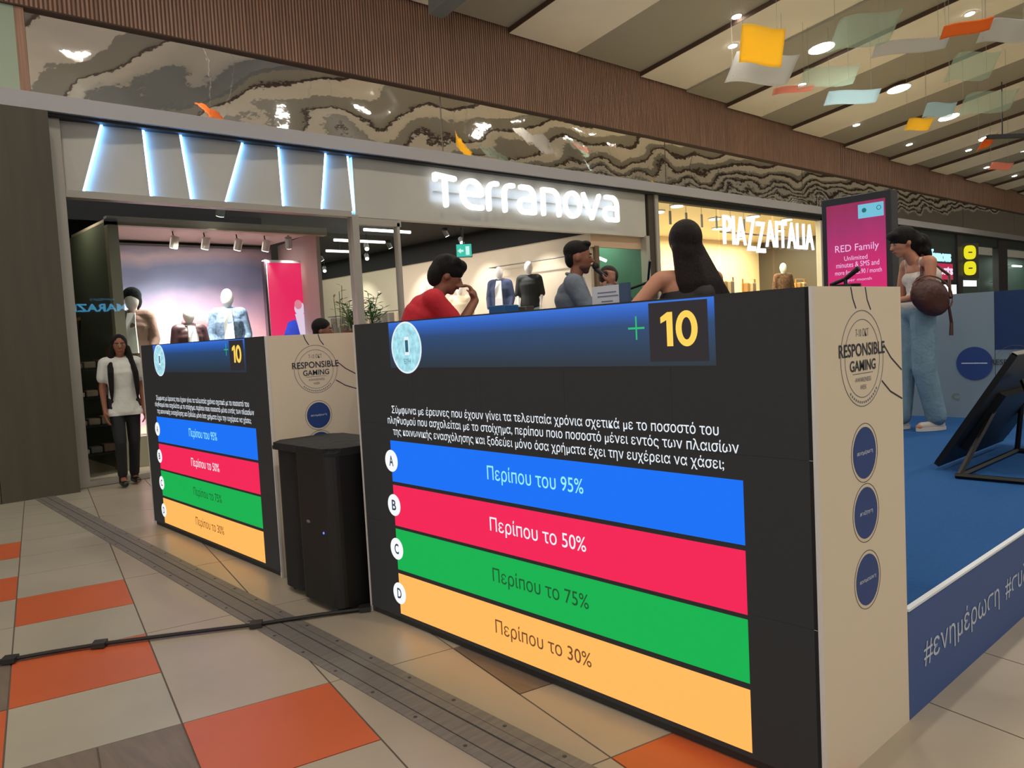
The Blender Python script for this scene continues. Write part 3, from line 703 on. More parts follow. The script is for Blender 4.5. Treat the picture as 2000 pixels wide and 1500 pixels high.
class Fig:
    """a person's own axes: base point on the ground, fwd direction, right, up"""
    def __init__(s, base, face, h=1.7):
        s.b = Vector(base); f = Vector((face[0], face[1], 0)).normalized(); s.f = f; s.r = Vector((f.y, -f.x, 0)); s.k = h / 1.7
    def P(s, r, f, z): return s.b + (s.r * r + s.f * f) * s.k + Vector((0, 0, z * s.k))

def axes_from(face, pitch=0, roll=0):
    f = Vector(face).normalized(); r = Vector((f.y, -f.x, 0)).normalized()
    f2 = (f * math.cos(pitch) + Vector((0, 0, 1)) * math.sin(pitch)).normalized(); u = r.cross(f2)
    r2 = r * math.cos(roll) + u * math.sin(roll); u2 = r2.cross(f2)
    return r2, f2, u2

def head_prims(hc, ax, k=1.0, ears=True):
    r, f, u = ax; hc = Vector(hc)
    pr = [('e', hc + u * .022 * k - f * .008 * k, (.074 * k, .093 * k, .098 * k), ax), ('e', hc - u * .052 * k + f * .022 * k, (.052 * k, .062 * k, .056 * k), ax),
          ('e', hc - u * .092 * k + f * .052 * k, (.026 * k, .024 * k, .020 * k), ax), ('e', hc + f * .03 * k - u * .01 * k, (.062 * k, .06 * k, .07 * k), ax),
          ('c', hc + f * .083 * k + u * .012 * k, hc + f * .106 * k - u * .026 * k, .009 * k, .013 * k),
          ('e', hc + f * .08 * k - u * .055 * k, (.022 * k, .012 * k, .010 * k), ax)]
    if ears:
        for s in (-1, 1): pr.append(('e', hc + r * s * .077 * k - u * .008 * k - f * .008 * k, (.010 * k, .019 * k, .030 * k), ax))
    return pr
def face_parts(hc, ax, parent, brow, k=1.0, lips=(150, 80, 72)):
    r, f, u = ax; hc = Vector(hc); base = BASE[parent.name]
    for s in (-1, 1):
        c = hc + f * .082 * k + r * s * .030 * k + u * .006 * k
        put('eye', ell(NB(), c, (.013 * k, .006 * k, .006 * k), ax, 10, 6), mat('eye_white', (165, 155, 148), .4), parent, True)
        put('iris', ell(NB(), c + f * .004 * k, (.0065 * k, .0045 * k, .0062 * k), ax, 8, 6), mat('iris_dark', (40, 26, 20), .3), parent, True)
        put('eyebrow', cap(NB(), hc + f * .089 * k + r * s * .014 * k + u * .026 * k, hc + f * .080 * k + r * s * .048 * k + u * .027 * k, .005 * k, .003 * k, 6), brow, parent, True)
    put('lips', ell(NB(), hc + f * .090 * k - u * .055 * k, (.022 * k, .007 * k, .008 * k), ax, 10, 6), mat('lips_%d' % lips[0], lips, .5), parent, True)
def hand_prims(wrist, d, palm_n, k=1.0, curl=.35, thumb=1, spread=.018):
    """hand leaving the wrist along d, palm facing palm_n; four unequal bent fingers and a thumb on the side"""
    d = Vector(d).normalized(); n = Vector(palm_n); n = (n - d * n.dot(d)).normalized(); s = d.cross(n) * thumb
    w = Vector(wrist); pr = [('c', w, w + d * .05 * k, .021 * k, .027 * k), ('e', w + d * .06 * k, (.036 * k, .044 * k, .014 * k), (s, d, n))]
    for i, (off, L) in enumerate(((.028, .072), (.010, .080), (-.009, .075), (-.027, .060))):
        a = w + d * .095 * k + s * off * k; q = d; c = curl
        p0 = w + d * .06 * k + s * off * .9 * k
        pr.append(('c', p0, a, .0095 * k, .009 * k))
        for seg_ in (.42, .33, .25):
            q = (q * math.cos(c) + n * math.sin(c)).normalized(); b_ = a + q * L * seg_ * k; pr.append(('c', a, b_, .0088 * k, .0078 * k)); a = b_; nn = (n * math.cos(c) - d * math.sin(c)); n2 = nn
            c = curl * 1.1
            d_old = q
    t0 = w + d * .03 * k + s * .026 * k; t1 = t0 + (d * .6 + s * .7 + n * .3).normalized() * .036 * k; t2 = t1 + (d * .85 + s * .15 + n * .45).normalized() * .032 * k
    pr += [('c', t0, t1, .012 * k, .011 * k), ('c', t1, t2, .0105 * k, .009 * k)]
    return pr
def lerp(a, b, t): return Vector(a) * (1 - t) + Vector(b) * t
def torso(pel, waist, chest, sh_l, sh_r, ax, k=1.0, wp=.165, ww=.130, wc=.160, dp=.112, dw=.095, dc=.112, inf=0):
    r, f, u = ax; out = []
    key = [(Vector(pel), wp, dp), (Vector(waist), ww, dw), (Vector(chest), wc, dc)]
    for (a, wa, da), (b, wb, db) in zip(key, key[1:]):
        N_ = max(4, int((a - b).length / .03))
        for i in range(N_ + 1):
            t = i / N_; out.append(('e', lerp(a, b, t), ((wa + (wb - wa) * t) * k + inf, (da + (db - da) * t) * k + inf, .085 * k + inf * .4), ax))
    top = (Vector(sh_l) + Vector(sh_r)) / 2
    out.append(('e', lerp(chest, top, .5), (wc * .96 * k + inf, .098 * k + inf, .085 * k + inf * .4), ax))
    out.append(('c', lerp(sh_l, sh_r, .06), lerp(sh_r, sh_l, .06), .055 * k + inf, .055 * k + inf))
    return out

SKIN1 = mat('tanned_skin', (186, 128, 100), .55, noise=.06, nscale=10); SKIN2 = mat('deep_tan_skin', (140, 88, 66), .55, noise=.06, nscale=10)
SKIN3 = mat('fair_skin', (205, 152, 126), .55, noise=.06, nscale=10)
HAIR = mat('black_brown_hair', (22, 16, 15), .6, spec=.25, noise=.3, nscale=20, stretch=(6, 6, .6), bump=.7, bscale=60)
HAIR2 = mat('dark_brown_hair', (46, 28, 23), .55, spec=.3, noise=.35, nscale=14, stretch=(8, 8, .5), bump=.8, bscale=50)

def person(label, base, face, h, J, skin, clothes, hair, headface=None, hpitch=0, hroll=0, brow=None, legs=True, shoes=None, hands=None, shape=None, voxel=.008):
    """J: joints in the figure's own (right, forward, up) metres for a height of 1.7"""
    F = Fig(base, face, h); k = F.k; t = thing('person', label, 'person', tuple(base)); P = {n: F.P(*v) for n, v in J.items()}
    ax0 = (F.r, F.f, Vector((0, 0, 1)))
    # the trunk leans from pelvis to neck
    up = (P['neck'] - P['pelvis']).normalized(); rr = (P['shr'] - P['shl']); rr = (rr - up * rr.dot(up)).normalized(); tax = (rr, up.cross(rr), up)
    hax = axes_from(headface if headface else F.f, hpitch, hroll)
    sh = shape or {}
    body = torso(P['pelvis'], P['waist'], P['chest'], P['shl'], P['shr'], tax, k, **sh)
    body += [('c', P['neck'] - up * .02, P['head'] - hax[2] * .06 * k - hax[1] * .01, .052 * k, .047 * k)] + head_prims(P['head'], hax, k)
    arms = {}
    for s in 'lr':
        a, e_, w_ = P['sh' + s], P['el' + s], P['wr' + s]
        body += [('c', a, e_, .046 * k, .036 * k), ('c', e_, w_, .036 * k, .025 * k)]
        hd = (hands or {}).get(s, {}); d = hd.get('d') or (w_ - e_)
        body += hand_prims(w_, d, hd.get('n') or -(F.r if s == 'r' else -F.r), k, hd.get('curl', .3), 1 if hd.get('thumb', s == 'r') else -1)
        if legs: body += [('c', P['hip' + s], P['kn' + s], .076 * k, .052 * k), ('c', P['kn' + s], P['an' + s], .050 * k, .034 * k), ('c', P['an' + s] - Vector((0, 0, .03 * k)), P['to' + s] , .034 * k, .028 * k)]
    b = blob('body', body, voxel, skin, t, 5)
    face_parts(P['head'], hax, t, brow or HAIR, k)
    for c in clothes: c(F, P, t, tax, k, sh)
    hair(P['head'], hax, k, t, F, P)
    return t, F, P
def top_garment(name, material, sleeve=.5, inf=.016, longsleeve=0, hem=0, voxel=.010, label=None):
    def g(F, P, t, tax, k, sh):
        pr = torso(P['pelvis'] if hem == 0 else P['pelvis'] - tax[2] * hem, P['waist'], P['chest'], P['shl'], P['shr'], tax, k, inf=inf, **sh)
        if hem: c0 = P['pelvis'] - tax[2] * (hem + .03); pr += [('c', c0 - tax[0] * .085 * k, c0 + tax[0] * .085 * k, .112 * k, .112 * k)]
        for s in 'lr':
            a, e_, w_ = P['sh' + s], P['el' + s], P['wr' + s]
            if longsleeve: pr += [('c', a, e_, .050 * k + inf, .042 * k + inf * .7), ('c', e_, lerp(e_, w_, .88), .043 * k + inf * .7, .032 * k + inf * .5)]
            elif sleeve: pr += [('c', a, lerp(a, e_, sleeve), .044 * k + inf, .050 * k + inf)]
        blob(name, pr, voxel, material, t, 4, label, cut=(P['pelvis'].z - hem - .04) if hem else None)
    return g
def trousers(material, inf=.014, wide=1.0):
    def g(F, P, t, tax, k, sh):
        pr = [('e', P['pelvis'], (.165 * k + inf, .115 * k + inf, .10 * k), tax)]
        for s in 'lr': pr += [('c', P['hip' + s], P['kn' + s], .080 * k + inf, (.056 * k + inf) * wide), ('c', P['kn' + s], lerp(P['kn' + s], P['an' + s], .93), (.054 * k + inf) * wide, (.046 * k + inf) * wide)]
        blob('trousers', pr, .012, material, t, 4)
    return g
def shoes(material, sole=None):
    def g(F, P, t, tax, k, sh):
        for s in 'lr':
            a = P['an' + s]; to = P['to' + s]; z0 = F.b.z; d = (to - a); d.z = 0; d = d.normalized() if d.length > .01 else F.f
            aa = Vector((a.x, a.y, z0 + .045)); pr = [('c', aa - d * .03, aa + d * .14 * k, .040, .034), ('c', aa, aa + Vector((0, 0, .05)), .040, .042)]
            o = blob('shoe', pr, .008, material, t, 3)
            if sole:
                r = Vector((d.y, -d.x, 0)); q = []
                for i in range(16):
                    an = 2 * PI * i / 16; c = aa + d * (.055 * k) ; q.append(Vector((c.x, c.y, z0 + .002)) + d * math.cos(an) * .135 * k + r * math.sin(an) * .046)
                put('sole', prism(NB(), q, (0, 0, .03)), sole, t)
    return g
def hair_short(mm, vol=0.0, fringe=0):
    def g(hc, ax, k, t, F, P):
        r, f, u = ax; pr = [('e', hc + u * (.045 + vol) * k - f * .022 * k, ((.082 + vol) * k, (.096 + vol) * k, (.085 + vol) * k), ax), ('e', hc - f * .055 * k - u * .01 * k, ((.072 + vol * .6) * k, (.052 + vol * .6) * k, .075 * k), ax)]
        if fringe: pr.append(('e', hc + u * .085 * k + f * .055 * k, (.062 * k, .036 * k, .03 * k), ax))
        blob('hair', pr, .007, mm, t, 3)
    return g

M_jean = mat('washed_blue_jeans', (118, 146, 160), .8, noise=.14, nscale=8, bump=.3, bscale=40)
def J0(**kw):
    j = dict(pelvis=(0, 0, .96), waist=(0, .01, 1.10), chest=(0, .01, 1.27), neck=(0, -.01, 1.43), head=(0, .02, 1.575), shl=(-.165, 0, 1.385), shr=(.165, 0, 1.385), ell=(-.21, -.02, 1.11), elr=(.21, -.02, 1.11),
             wrl=(-.22, .06, .88), wrr=(.22, .06, .88), hipl=(-.085, 0, .92), hipr=(.085, 0, .92), knl=(-.09, .02, .50), knr=(.09, .02, .50), anl=(-.095, -.02, .085), anr=(.095, -.02, .085), tol=(-.105, .13, .035), tor=(.105, .13, .035))
    j.update(kw); return j
ZS = .387

# -- woman seen from behind, long dark hair, dark sleeveless top, leaning on the near desk
def long_hair(hc, ax, k, t, F, P):
    r, f, u = ax; pr = [('e', hc + u * .03 * k - f * .015 * k, (.092 * k, .108 * k, .108 * k), ax), ('e', hc - u * .06 * k - f * .045 * k, (.094 * k, .072 * k, .10 * k), ax)]
    down = Vector((0, 0, -1))
    for i in range(9):
        s = (i - 4) / 4
        a = hc + r * s * .062 * k - f * (.07 - .03 * abs(s)) * k - u * .03 * k
        b_ = a + down * .20 * k - F.f * .045 * k + F.r * (.04 + s * .045) * k; c = b_ + down * (.24 + .05 * math.cos(i * 2.1)) * k + F.r * (.085 + s * .06) * k - F.f * .005 * k
        pr += [('c', a, b_, .036 * k, .038 * k), ('c', b_, c, .038 * k, .022 * k)]
    blob('hair', pr, .009, mat('warm_black_hair', (30, 17, 15), .55, spec=.3, noise=.4, nscale=16, stretch=(8, 8, .5), bump=.8, bscale=50), t, 4)
def halter(F, P, t, tax, k, sh):
    r, f, u = tax
    pr = torso(P['pelvis'], P['waist'], lerp(P['waist'], P['chest'], .9), lerp(P['chest'], P['shl'], .3), lerp(P['chest'], P['shr'], .3), tax, k, inf=.012, **sh)[:-1]
    pr += [('c', P['chest'] + r * .05 - f * .07, P['shr'] - r * .07 - f * .01, .07, .055), ('c', P['chest'] - r * .03 + f * .06, P['neck'] - r * .0 + f * .05, .05, .03)]
    blob('top', pr, .010, mat('black_top', (24, 20, 24), .7), t, 4)
    for i in range(7): put('rhinestone', ell(NB(), P['chest'] - r * (.05 - i * .03) - f * .135 * k - u * .05, (.006,) * 3, None, 6, 5), mat('rhinestone', (210, 210, 220), .2, metal=.6), t)
person('long-haired woman seen from behind in a black sleeveless top behind the near desk', (3.37, 2.33, ZS), (.42, .9), 1.53,
       J0(chest=(-.02, .05, 1.27), neck=(-.02, .05, 1.44), head=(-.01, .07, 1.585), shl=(-.185, .06, 1.385), shr=(.155, .03, 1.385), ell=(-.39, .06, 1.19), wrl=(-.40, .29, 1.12), elr=(.26, .14, 1.16), wrr=(.12, .34, 1.25)),
       SKIN1, [halter, trousers(mat('dark_trousers', (34, 34, 40), .7)), shoes(M_blk)], long_hair, hands={'l': dict(n=(0, 0, -1), curl=.1), 'r': dict(n=(0, 0, -1), curl=.1)})

# -- man in grey holding a microphone, in profile
imr = Vector((.7399, -.673, 0))     # rightwards along the picture
def man_extra(F, P, t, tax, k, sh):
    r, f, u = tax
    put('lanyard', tube(NB(), [P['neck'] + f * .06 * k + r * .05 * k, P['chest'] + f * .145 * k + r * .02, P['waist'] + f * .13 * k], .006, 6), mat('pale_lanyard', (190, 196, 205), .6), t)
    put('collar', tube(NB(), [P['neck'] + (r * math.cos(a) + f * math.sin(a)) * .062 * k + u * (.012 - .02 * math.sin(a)) for a in [2 * PI * i / 14 for i in range(15)]], .012, 6), mat('grey_shirt', (104, 112, 124), .8, noise=.14, nscale=10, bump=.5, bscale=18), t)
def quiff(hc, ax, k, t, F, P):
    r, f, u = ax
    blob('hair', [('e', hc + u * .052 * k - f * .02 * k, (.080 * k, .098 * k, .078 * k), ax), ('e', hc - f * .06 * k + u * .0 * k, (.072 * k, .046 * k, .075 * k), ax), ('e', hc + u * .10 * k + f * .05 * k, (.05 * k, .04 * k, .026 * k), ax)], .007, HAIR, t, 3)
    blob('beard', [('e', hc - u * .068 * k + f * .028 * k, (.054 * k, .056 * k, .038 * k), ax), ('e', hc - u * .098 * k + f * .05 * k, (.03 * k, .026 * k, .02 * k), ax)], .007, mat('stubble', (84, 54, 44), .8), t, 2)
t, F, P = person('man in a grey long-sleeved shirt speaking into a microphone, in profile', (4.13, 3.86, ZS), (imr.x * .95 - .1, imr.y), 1.64,
       J0(chest=(0, -.02, 1.28), neck=(0, .01, 1.44), head=(.0, .045, 1.585), elr=(.24, .12, 1.16), wrr=(.13, .27, 1.36), ell=(-.23, .10, 1.13), wrl=(-.14, .30, 1.20), shl=(-.185, 0, 1.39), shr=(.185, 0, 1.39)),
       SKIN2, [top_garment('shirt', mat('grey_shirt', (104, 112, 124), .8, noise=.14, nscale=10, bump=.5, bscale=18), longsleeve=1, inf=.02), trousers(mat('dark_trousers', (34, 34, 40), .7)), shoes(M_blk), man_extra], quiff,
       hpitch=-.05, hands={'r': dict(d=(.1, .02, 1), n=(.3, .9, .1), curl=1.1), 'l': dict(curl=.4)}, shape=dict(wc=.18, wp=.165))
mc = P['head'] + F.f * .115 - Vector((0, 0, .075))
m_ = thing('microphone', 'black handheld microphone held to the mouth of the man in grey', 'microphone', tuple(P['wrr']))
put('handle', tube(NB(), [P['wrr'] + F.f * .03 + Vector((0, 0, .0)), mc - Vector((0, 0, .01))], .012, 10, .016), M_blk, m_)
put('grille', ell(NB(), mc + Vector((0, 0, .01)), (.026, .026, .028)), mat('mic_grille', (44, 42, 42), .5, metal=.4, bump=.4, bscale=400), m_, True)

# -- boy in red leaning forward, in profile
def mop(hc, ax, k, t, F, P):
    r, f, u = ax; pr = [('e', hc + u * .055 * k - f * .012 * k, (.098 * k, .112 * k, .092 * k), ax), ('e', hc - f * .075 * k - u * .005 * k, (.085 * k, .06 * k, .09 * k), ax), ('e', hc + f * .06 * k + u * .085 * k, (.075 * k, .05 * k, .045 * k), ax)]
    for i in range(16):
        a = i * 2.4; pr.append(('e', hc + u * (.075 + .03 * math.sin(i * 1.7)) * k + (r * math.cos(a) + f * math.sin(a)) * .072 * k, (.032 * k,) * 3))
    blob('hair', pr, .008, HAIR, t, 2)
person('boy in a red T-shirt leaning forward with his hands clasped at his chin', (2.98, 4.03, ZS), (imr.x * .9 + .12, imr.y * .9 + .12), 1.62,
       J0(pelvis=(0, -.16, .93), waist=(0, -.12, 1.06), chest=(0, -.045, 1.21), neck=(0, .05, 1.345), head=(0, .13, 1.47), shl=(-.16, .01, 1.31), shr=(.16, .02, 1.31), elr=(.15, .17, 1.11), wrr=(.055, .30, 1.30), ell=(-.14, .19, 1.12), wrl=(-.05, .31, 1.31),
          hipl=(-.085, -.14, .90), hipr=(.085, -.14, .90)),
       SKIN2, [top_garment('shirt', mat('crimson_cotton', (190, 22, 40), .75, noise=.08, nscale=6, bump=.4, bscale=14), sleeve=.62, inf=.022), trousers(mat('dark_trousers', (34, 34, 40), .7)), shoes(M_blk)], mop,
       hpitch=-.35, hands={'r': dict(d=(-.25, .2, 1), n=(-.7, .65, .1), curl=.95), 'l': dict(d=(-.25, .2, 1), n=(-.7, .65, .1), curl=.95)})

# -- person behind the microphone stand, face turned to the camera
person('dark-haired person behind the microphone stand, face turned to the walkway', (5.25, 4.50, ZS), (-.65, -.76), 1.53, J0(wrr=(.14, .20, 1.12), elr=(.24, .05, 1.12)), SKIN3,
       [top_garment('shirt', mat('dark_navy_cloth', (32, 34, 52), .8), longsleeve=1), trousers(mat('dark_trousers', (34, 34, 40), .7)), shoes(M_blk)], hair_short(HAIR2, .016, 1), hpitch=-.15)
# -- woman on the stage with shoulder bag
def bun(hc, ax, k, t, F, P):
    r, f, u = ax; pr = [('e', hc + u * .045 * k - f * .015 * k, (.094 * k, .108 * k, .092 * k), ax), ('e', hc - f * .085 * k - u * .01 * k, (.09 * k, .08 * k, .095 * k), ax), ('e', hc + f * .065 * k + u * .075 * k, (.07 * k, .045 * k, .035 * k), ax), ('e', hc - f * .16 * k - u * .06 * k, (.075 * k, .065 * k, .095 * k), ax), ('e', hc - f * .17 * k - u * .14 * k, (.05 * k, .045 * k, .07 * k), ax)]
    for i in range(14): a = i * 2.4; pr.append(('e', hc - f * (.06 + .09 * (i / 14)) * k + u * (.02 - .008 * i) * k + (r * math.cos(a) + u * math.sin(a)) * .075 * k, (.03 * k,) * 3))
    blob('hair', pr, .009, HAIR, t, 2)
def tank(F, P, t, tax, k, sh):
    r, f, u = tax
    pr = torso(P['pelvis'] + u * .06, P['waist'], P['chest'], lerp(P['chest'], P['shl'], .35), lerp(P['chest'], P['shr'], .35), tax, k, inf=.014, **sh)[:-1]
    pr += [('e', P['chest'] + f * .075 * k + r * s * .07 * k - u * .01, (.065 * k, .055 * k, .06 * k), tax) for s in (-1, 1)]
    pr += [('c', P['chest'] + r * s * .08 * k + f * .06 * k, P['neck'] + r * s * .10 * k - u * .02, .03, .02) for s in (-1, 1)]
    blob('tank_top', pr, .010, mat('off_white_ribbed_cotton', (214, 206, 196), .8, bump=.3, bscale=60), t, 3)
wf = (-.80, .60)
t, F, P = person('woman on the stage in white tank top and light jeans with a brown shoulder bag', (7.22, 2.72, ZS), wf, 1.80,
       J0(pelvis=(0, -.02, .97), waist=(0, -.06, 1.10), chest=(0, -.06, 1.25), neck=(0, .02, 1.41), head=(0, .11, 1.535), shl=(-.17, -.02, 1.36), shr=(.17, -.02, 1.36), ell=(-.20, .02, 1.09), elr=(.20, .02, 1.09), wrl=(-.15, .24, 1.07), wrr=(.16, .24, 1.05),
          knl=(-.09, .0, .50), knr=(.09, .06, .50), anl=(-.09, -.10, .085), anr=(.09, .10, .085), tol=(-.10, .06, .035), tor=(.10, .26, .035)),
       SKIN1, [tank, trousers(M_jean, .02, 1.25), shoes(mat('pale_trainers', (196, 188, 180), .6), mat('white_sole', (210, 205, 198), .6))], bun, hpitch=-.25)
bag = thing('shoulder_bag', 'dark brown leather shoulder bag hanging behind the woman on the stage', 'bag', tuple(P['pelvis'] - F.f * .25))
M_lea = mat('dark_brown_leather', (74, 40, 32), .42, noise=.22, nscale=6, bump=.3, bscale=30)
lf = F.P(-.25, .05, 1.09); bax = (F.r, (F.f * .85 + Vector((0, 0, .5))).normalized(), None); bax = (F.r, bax[1], F.r.cross(bax[1]))
blob('bag_body', [('e', lf, (.085, .175, .145), bax), ('e', lf - bax[1] * .03 - bax[2] * .02, (.08, .165, .135), bax)], .012, M_lea, bag, 4)
put('flap_band', tube(NB(), [lf + bax[1] * (.19 * math.cos(a)) + bax[2] * (.155 * math.sin(a)) - F.r * .03 for a in [PI * i / 12 for i in range(13)]], .007, 6), mat('tan_piping', (96, 58, 44), .5), bag)
put('strap', tube(NB(), [lf + bax[1] * .16 + bax[2] * .07, P['chest'] - F.r * .17 + F.f * .12, P['shr'] * .35 + P['shl'] * .65 + Vector((0, 0, .07)), P['chest'] - F.r * .12 - F.f * .16, lf - bax[1] * .17 + bax[2] * .07], .013, 8), M_lea, bag)
put('tassel', tube(NB(), [lf - bax[1] * .18 - F.r * .02, lf - bax[1] * .22 - Vector((0, 0, .12)), lf - bax[1] * .215 - Vector((0, 0, .23))], .011, 8, .017), M_lea, bag)

# -- girl in white T-shirt by the shop window
def plaits(hc, ax, k, t, F, P):
    r, f, u = ax; pr = [('e', hc + u * .035 * k - f * .02 * k, (.084 * k, .098 * k, .096 * k), ax), ('e', hc - u * .05 * k - f * .05 * k, (.085 * k, .06 * k, .09 * k), ax)]
    for s in (-1, 1):
        pts = [hc + r * s * .075 * k - u * .03 * k, hc + r * s * .10 * k - u * .16 * k + f * .01, P['chest'] + F.r * s * .125 * k + F.f * .11 * k, P['waist'] + F.r * s * .13 * k + F.f * .12 * k, P['pelvis'] + F.r * s * .13 * k + F.f * .10 * k + Vector((0, 0, .02))]
        for a, b_, ra, rb in zip(pts, pts[1:], (.034, .036, .032, .026), (.036, .032, .026, .012)): pr.append(('c', a, b_, ra * k, rb * k))
    blob('hair', pr, .008, HAIR, t, 3)
person('girl in white T-shirt and black trousers with long dark plaits by the shop window', (2.56, 9.0, 0), (-.12, -1), 1.62,
       J0(ell=(-.20, -.04, 1.10), wrl=(-.20, .02, .86), elr=(.20, -.02, 1.10), wrr=(.20, .06, .86), knr=(.08, .10, .51), anr=(.07, .0, .12), tor=(.07, .14, .05), knl=(-.08, -.02, .50), anl=(-.08, -.18, .10), tol=(-.09, -.03, .04)),
       SKIN2, [top_garment('t_shirt', mat('white_t_shirt', (204, 204, 196), .8, noise=.05, bump=.4, bscale=14), sleeve=.55, inf=.018, hem=.11), trousers(mat('black_trousers', (22, 22, 24), .8), .008), shoes(M_blk)], plaits, headface=(-.25, -1, 0), shape=dict(wc=.15, ww=.125, wp=.155))
# -- woman passing beyond the far desk: only her head shows
person('woman with tied-back dark hair passing between the far desk and the shop', (4.0, 7.28, 0), (.75, -.66), 1.66, J0(), SKIN2,
       [top_garment('shirt', mat('dark_navy_cloth', (32, 34, 52), .8), longsleeve=1), trousers(mat('dark_trousers', (34, 34, 40), .7)), shoes(M_blk)], hair_short(HAIR, .004), voxel=.010)

# ================================================================== WINDOW DISPLAY
M_disp = mat('warm_grey_display_frame', (168, 158, 140), .6)
dsp = thing('window_display', 'lit window display box with a dusk sky backdrop behind the left shop window', 'display', (4.4, 11, 0))
put('front_frame', box(2.88, 3.0, 10.2, 10.32, 0, 3.03), M_disp, dsp)
put('front_frame', box(2.88, 5.8, 10.2, 10.32, 2.955, 3.06), M_disp, dsp)
put('left_side', box(2.88, 2.93, 10.32, 12.0, 0, 3.0), mat('grey_green_side', (104, 112, 100), .6), dsp)
put('box_ceiling', box(2.93, 5.75, 10.32, 12.02, 3.02, 3.06), mat('display_pinkish_white', (206, 186, 178), .7), dsp)
put('right_side', prism(NB(), [(5.68, 10.32, 0), (5.74, 10.32, 0), (6.0, 12.02, 0), (5.92, 12.02, 0)], (0, 0, 3.02)), mat('display_mauve_wall', (176, 152, 148), .7), dsp)
put('platform', box(2.95, 5.68, 10.34, 12.0, 0, .38), M_disp, dsp)
sky = emit_gradient('dusk_print', [(0, (240, 170, 190)), (.50, (238, 190, 205)), (.62, (190, 165, 190)), (.74, (120, 122, 148)), (.88, (98, 104, 128)), (.96, (150, 128, 130)), (1, (120, 110, 120))], noise=.35, lit=True)
put('backdrop_print', box(2.95, 5.78, 11.97, 11.99, .38, 2.95), sky, dsp)
put('backdrop_rail', box(2.95, 5.8, 11.94, 11.97, 2.95, 2.975), mat('dark_rail', (70, 56, 48), .6), dsp)
for i, (x, ty) in enumerate(((3.9, 3.7), (4.32, 4.1), (4.78, 4.5), (5.2, 5.0))):
    spot_can(x, 10.95, 2.80, (ty, 11.5, .9), 130, 'track spots in the window display', 'boxy white track spotlight hanging in the window display', .055, (215, 205, 195), 3.02)
spot_can(4.15, 9.95, 3.10, (4.1, 10.7, 1.6), 90, 'downlights above the window glass', 'bright can spotlight on the dark ceiling just inside the left shop window', .06, (120, 140, 132))
spot_can(5.5, 10.8, 2.84, (5.9, 11.6, 1.4), 10, 'downlights above the window glass', 'bright can spotlight in front of the mauve side wall of the window display', .05, (180, 185, 180), 3.02)
lamp('display_lamp', 'SPOT', (4.0, 10.45, 2.9), 420, (1, .93, .88), .12, (4.1, 11.1, 1.4), 1.9)
lamp('display_lamp', 'AREA', (4.3, 11.3, 2.98), 24, (1, .9, .9), 2.0, (4.3, 11.6, 0), size_y=.6)

M_mann = mat('white_mannequin', (235, 230, 225), .35)
def mannequin(label, loc, face, h, garment, group=None, lower=None, hat=None, coarse=False, legs=True):
    t = thing('mannequin', label, 'mannequin', loc, group); F = Fig(loc, face, h); k = F.k; Jd = J0(ell=(-.22, 0, 1.12), elr=(.22, .0, 1.12), wrl=(-.20, .12, .92), wrr=(.20, .12, .92))
    P = {n: F.P(*v) for n, v in Jd.items()}; ax = (F.r, F.f, Vector((0, 0, 1))); vx = .016 if coarse else .011
    b = torso(P['pelvis'], P['waist'], P['chest'], P['shl'], P['shr'], ax, k) + [('c', P['neck'], P['head'] - Vector((0, 0, .06)), .05 * k, .045 * k), ('e', P['head'] + Vector((0, 0, .01)), (.078 * k, .095 * k, .118 * k), ax)]
    for s in 'lr':
        b += [('c', P['sh' + s], P['el' + s], .045, .036), ('c', P['el' + s], P['wr' + s], .036, .024), ('c', P['wr' + s], P['wr' + s] + Vector((0, 0, -.13)), .026, .018)]
        if legs: b += [('c', P['hip' + s], P['kn' + s], .075 * k, .05 * k), ('c', P['kn' + s], P['an' + s], .048 * k, .032 * k), ('c', P['an' + s] - Vector((0, 0, .035)), P['to' + s], .035, .03)]
    blob('body', b, vx, M_mann, t, 4)
    if garment:
        nm, mm, ls = garment; pr = torso(P['pelvis'] - Vector((0, 0, .04)), P['waist'], P['chest'], P['shl'], P['shr'], ax, k, inf=.03)
        for s in 'lr': pr += [('c', P['sh' + s], P['el' + s], .075, .062)] + ([('c', P['el' + s], lerp(P['el' + s], P['wr' + s], .9), .062, .048)] if ls else [])
        blob(nm, pr, vx, mm, t, 3)
        if ls == 2:   # open coat: pale shirt strip showing down the front
            put('shirt_front', prism(NB(), [P['neck'] + F.f * .125 + F.r * .045, P['neck'] + F.f * .125 - F.r * .045, P['chest'] + F.f * .195 - F.r * .06, P['waist'] + F.f * .185 - F.r * .065, P['pelvis'] + F.f * .205 - F.r * .07, P['pelvis'] + F.f * .205 + F.r * .07, P['waist'] + F.f * .185 + F.r * .065, P['chest'] + F.f * .195 + F.r * .06], -F.f * .06), mat('bright_white_cloth', (240, 238, 235), .7), t)
            put('collar', tube(NB(), [P['neck'] + (F.r * math.cos(a) * .085 + F.f * math.sin(a) * .08) + Vector((0, 0, .02 - .02 * math.sin(a))) for a in [2 * PI * i / 14 for i in range(15)]], .022, 6), mm, t)
    if lower and legs:
        pr = [('e', P['pelvis'], (.18 * k, .13 * k, .10 * k), ax)]
        for s in 'lr': pr += [('c', P['hip' + s], P['kn' + s], .09 * k, .066 * k), ('c', P['kn' + s], lerp(P['kn' + s], P['an' + s], .93), .064 * k, .055 * k)]
        blob('trousers', pr, vx, lower, t, 3)
    if hat:
        blob('hat', [('e', P['head'] + Vector((0, 0, .07)) - F.f * .03 + F.r * .0, (.105 * k, .12 * k, .10 * k), ax), ('e', P['head'] - F.f * .07, (.10 * k, .06 * k, .12 * k), ax)], .012, hat, t, 3)
    return t
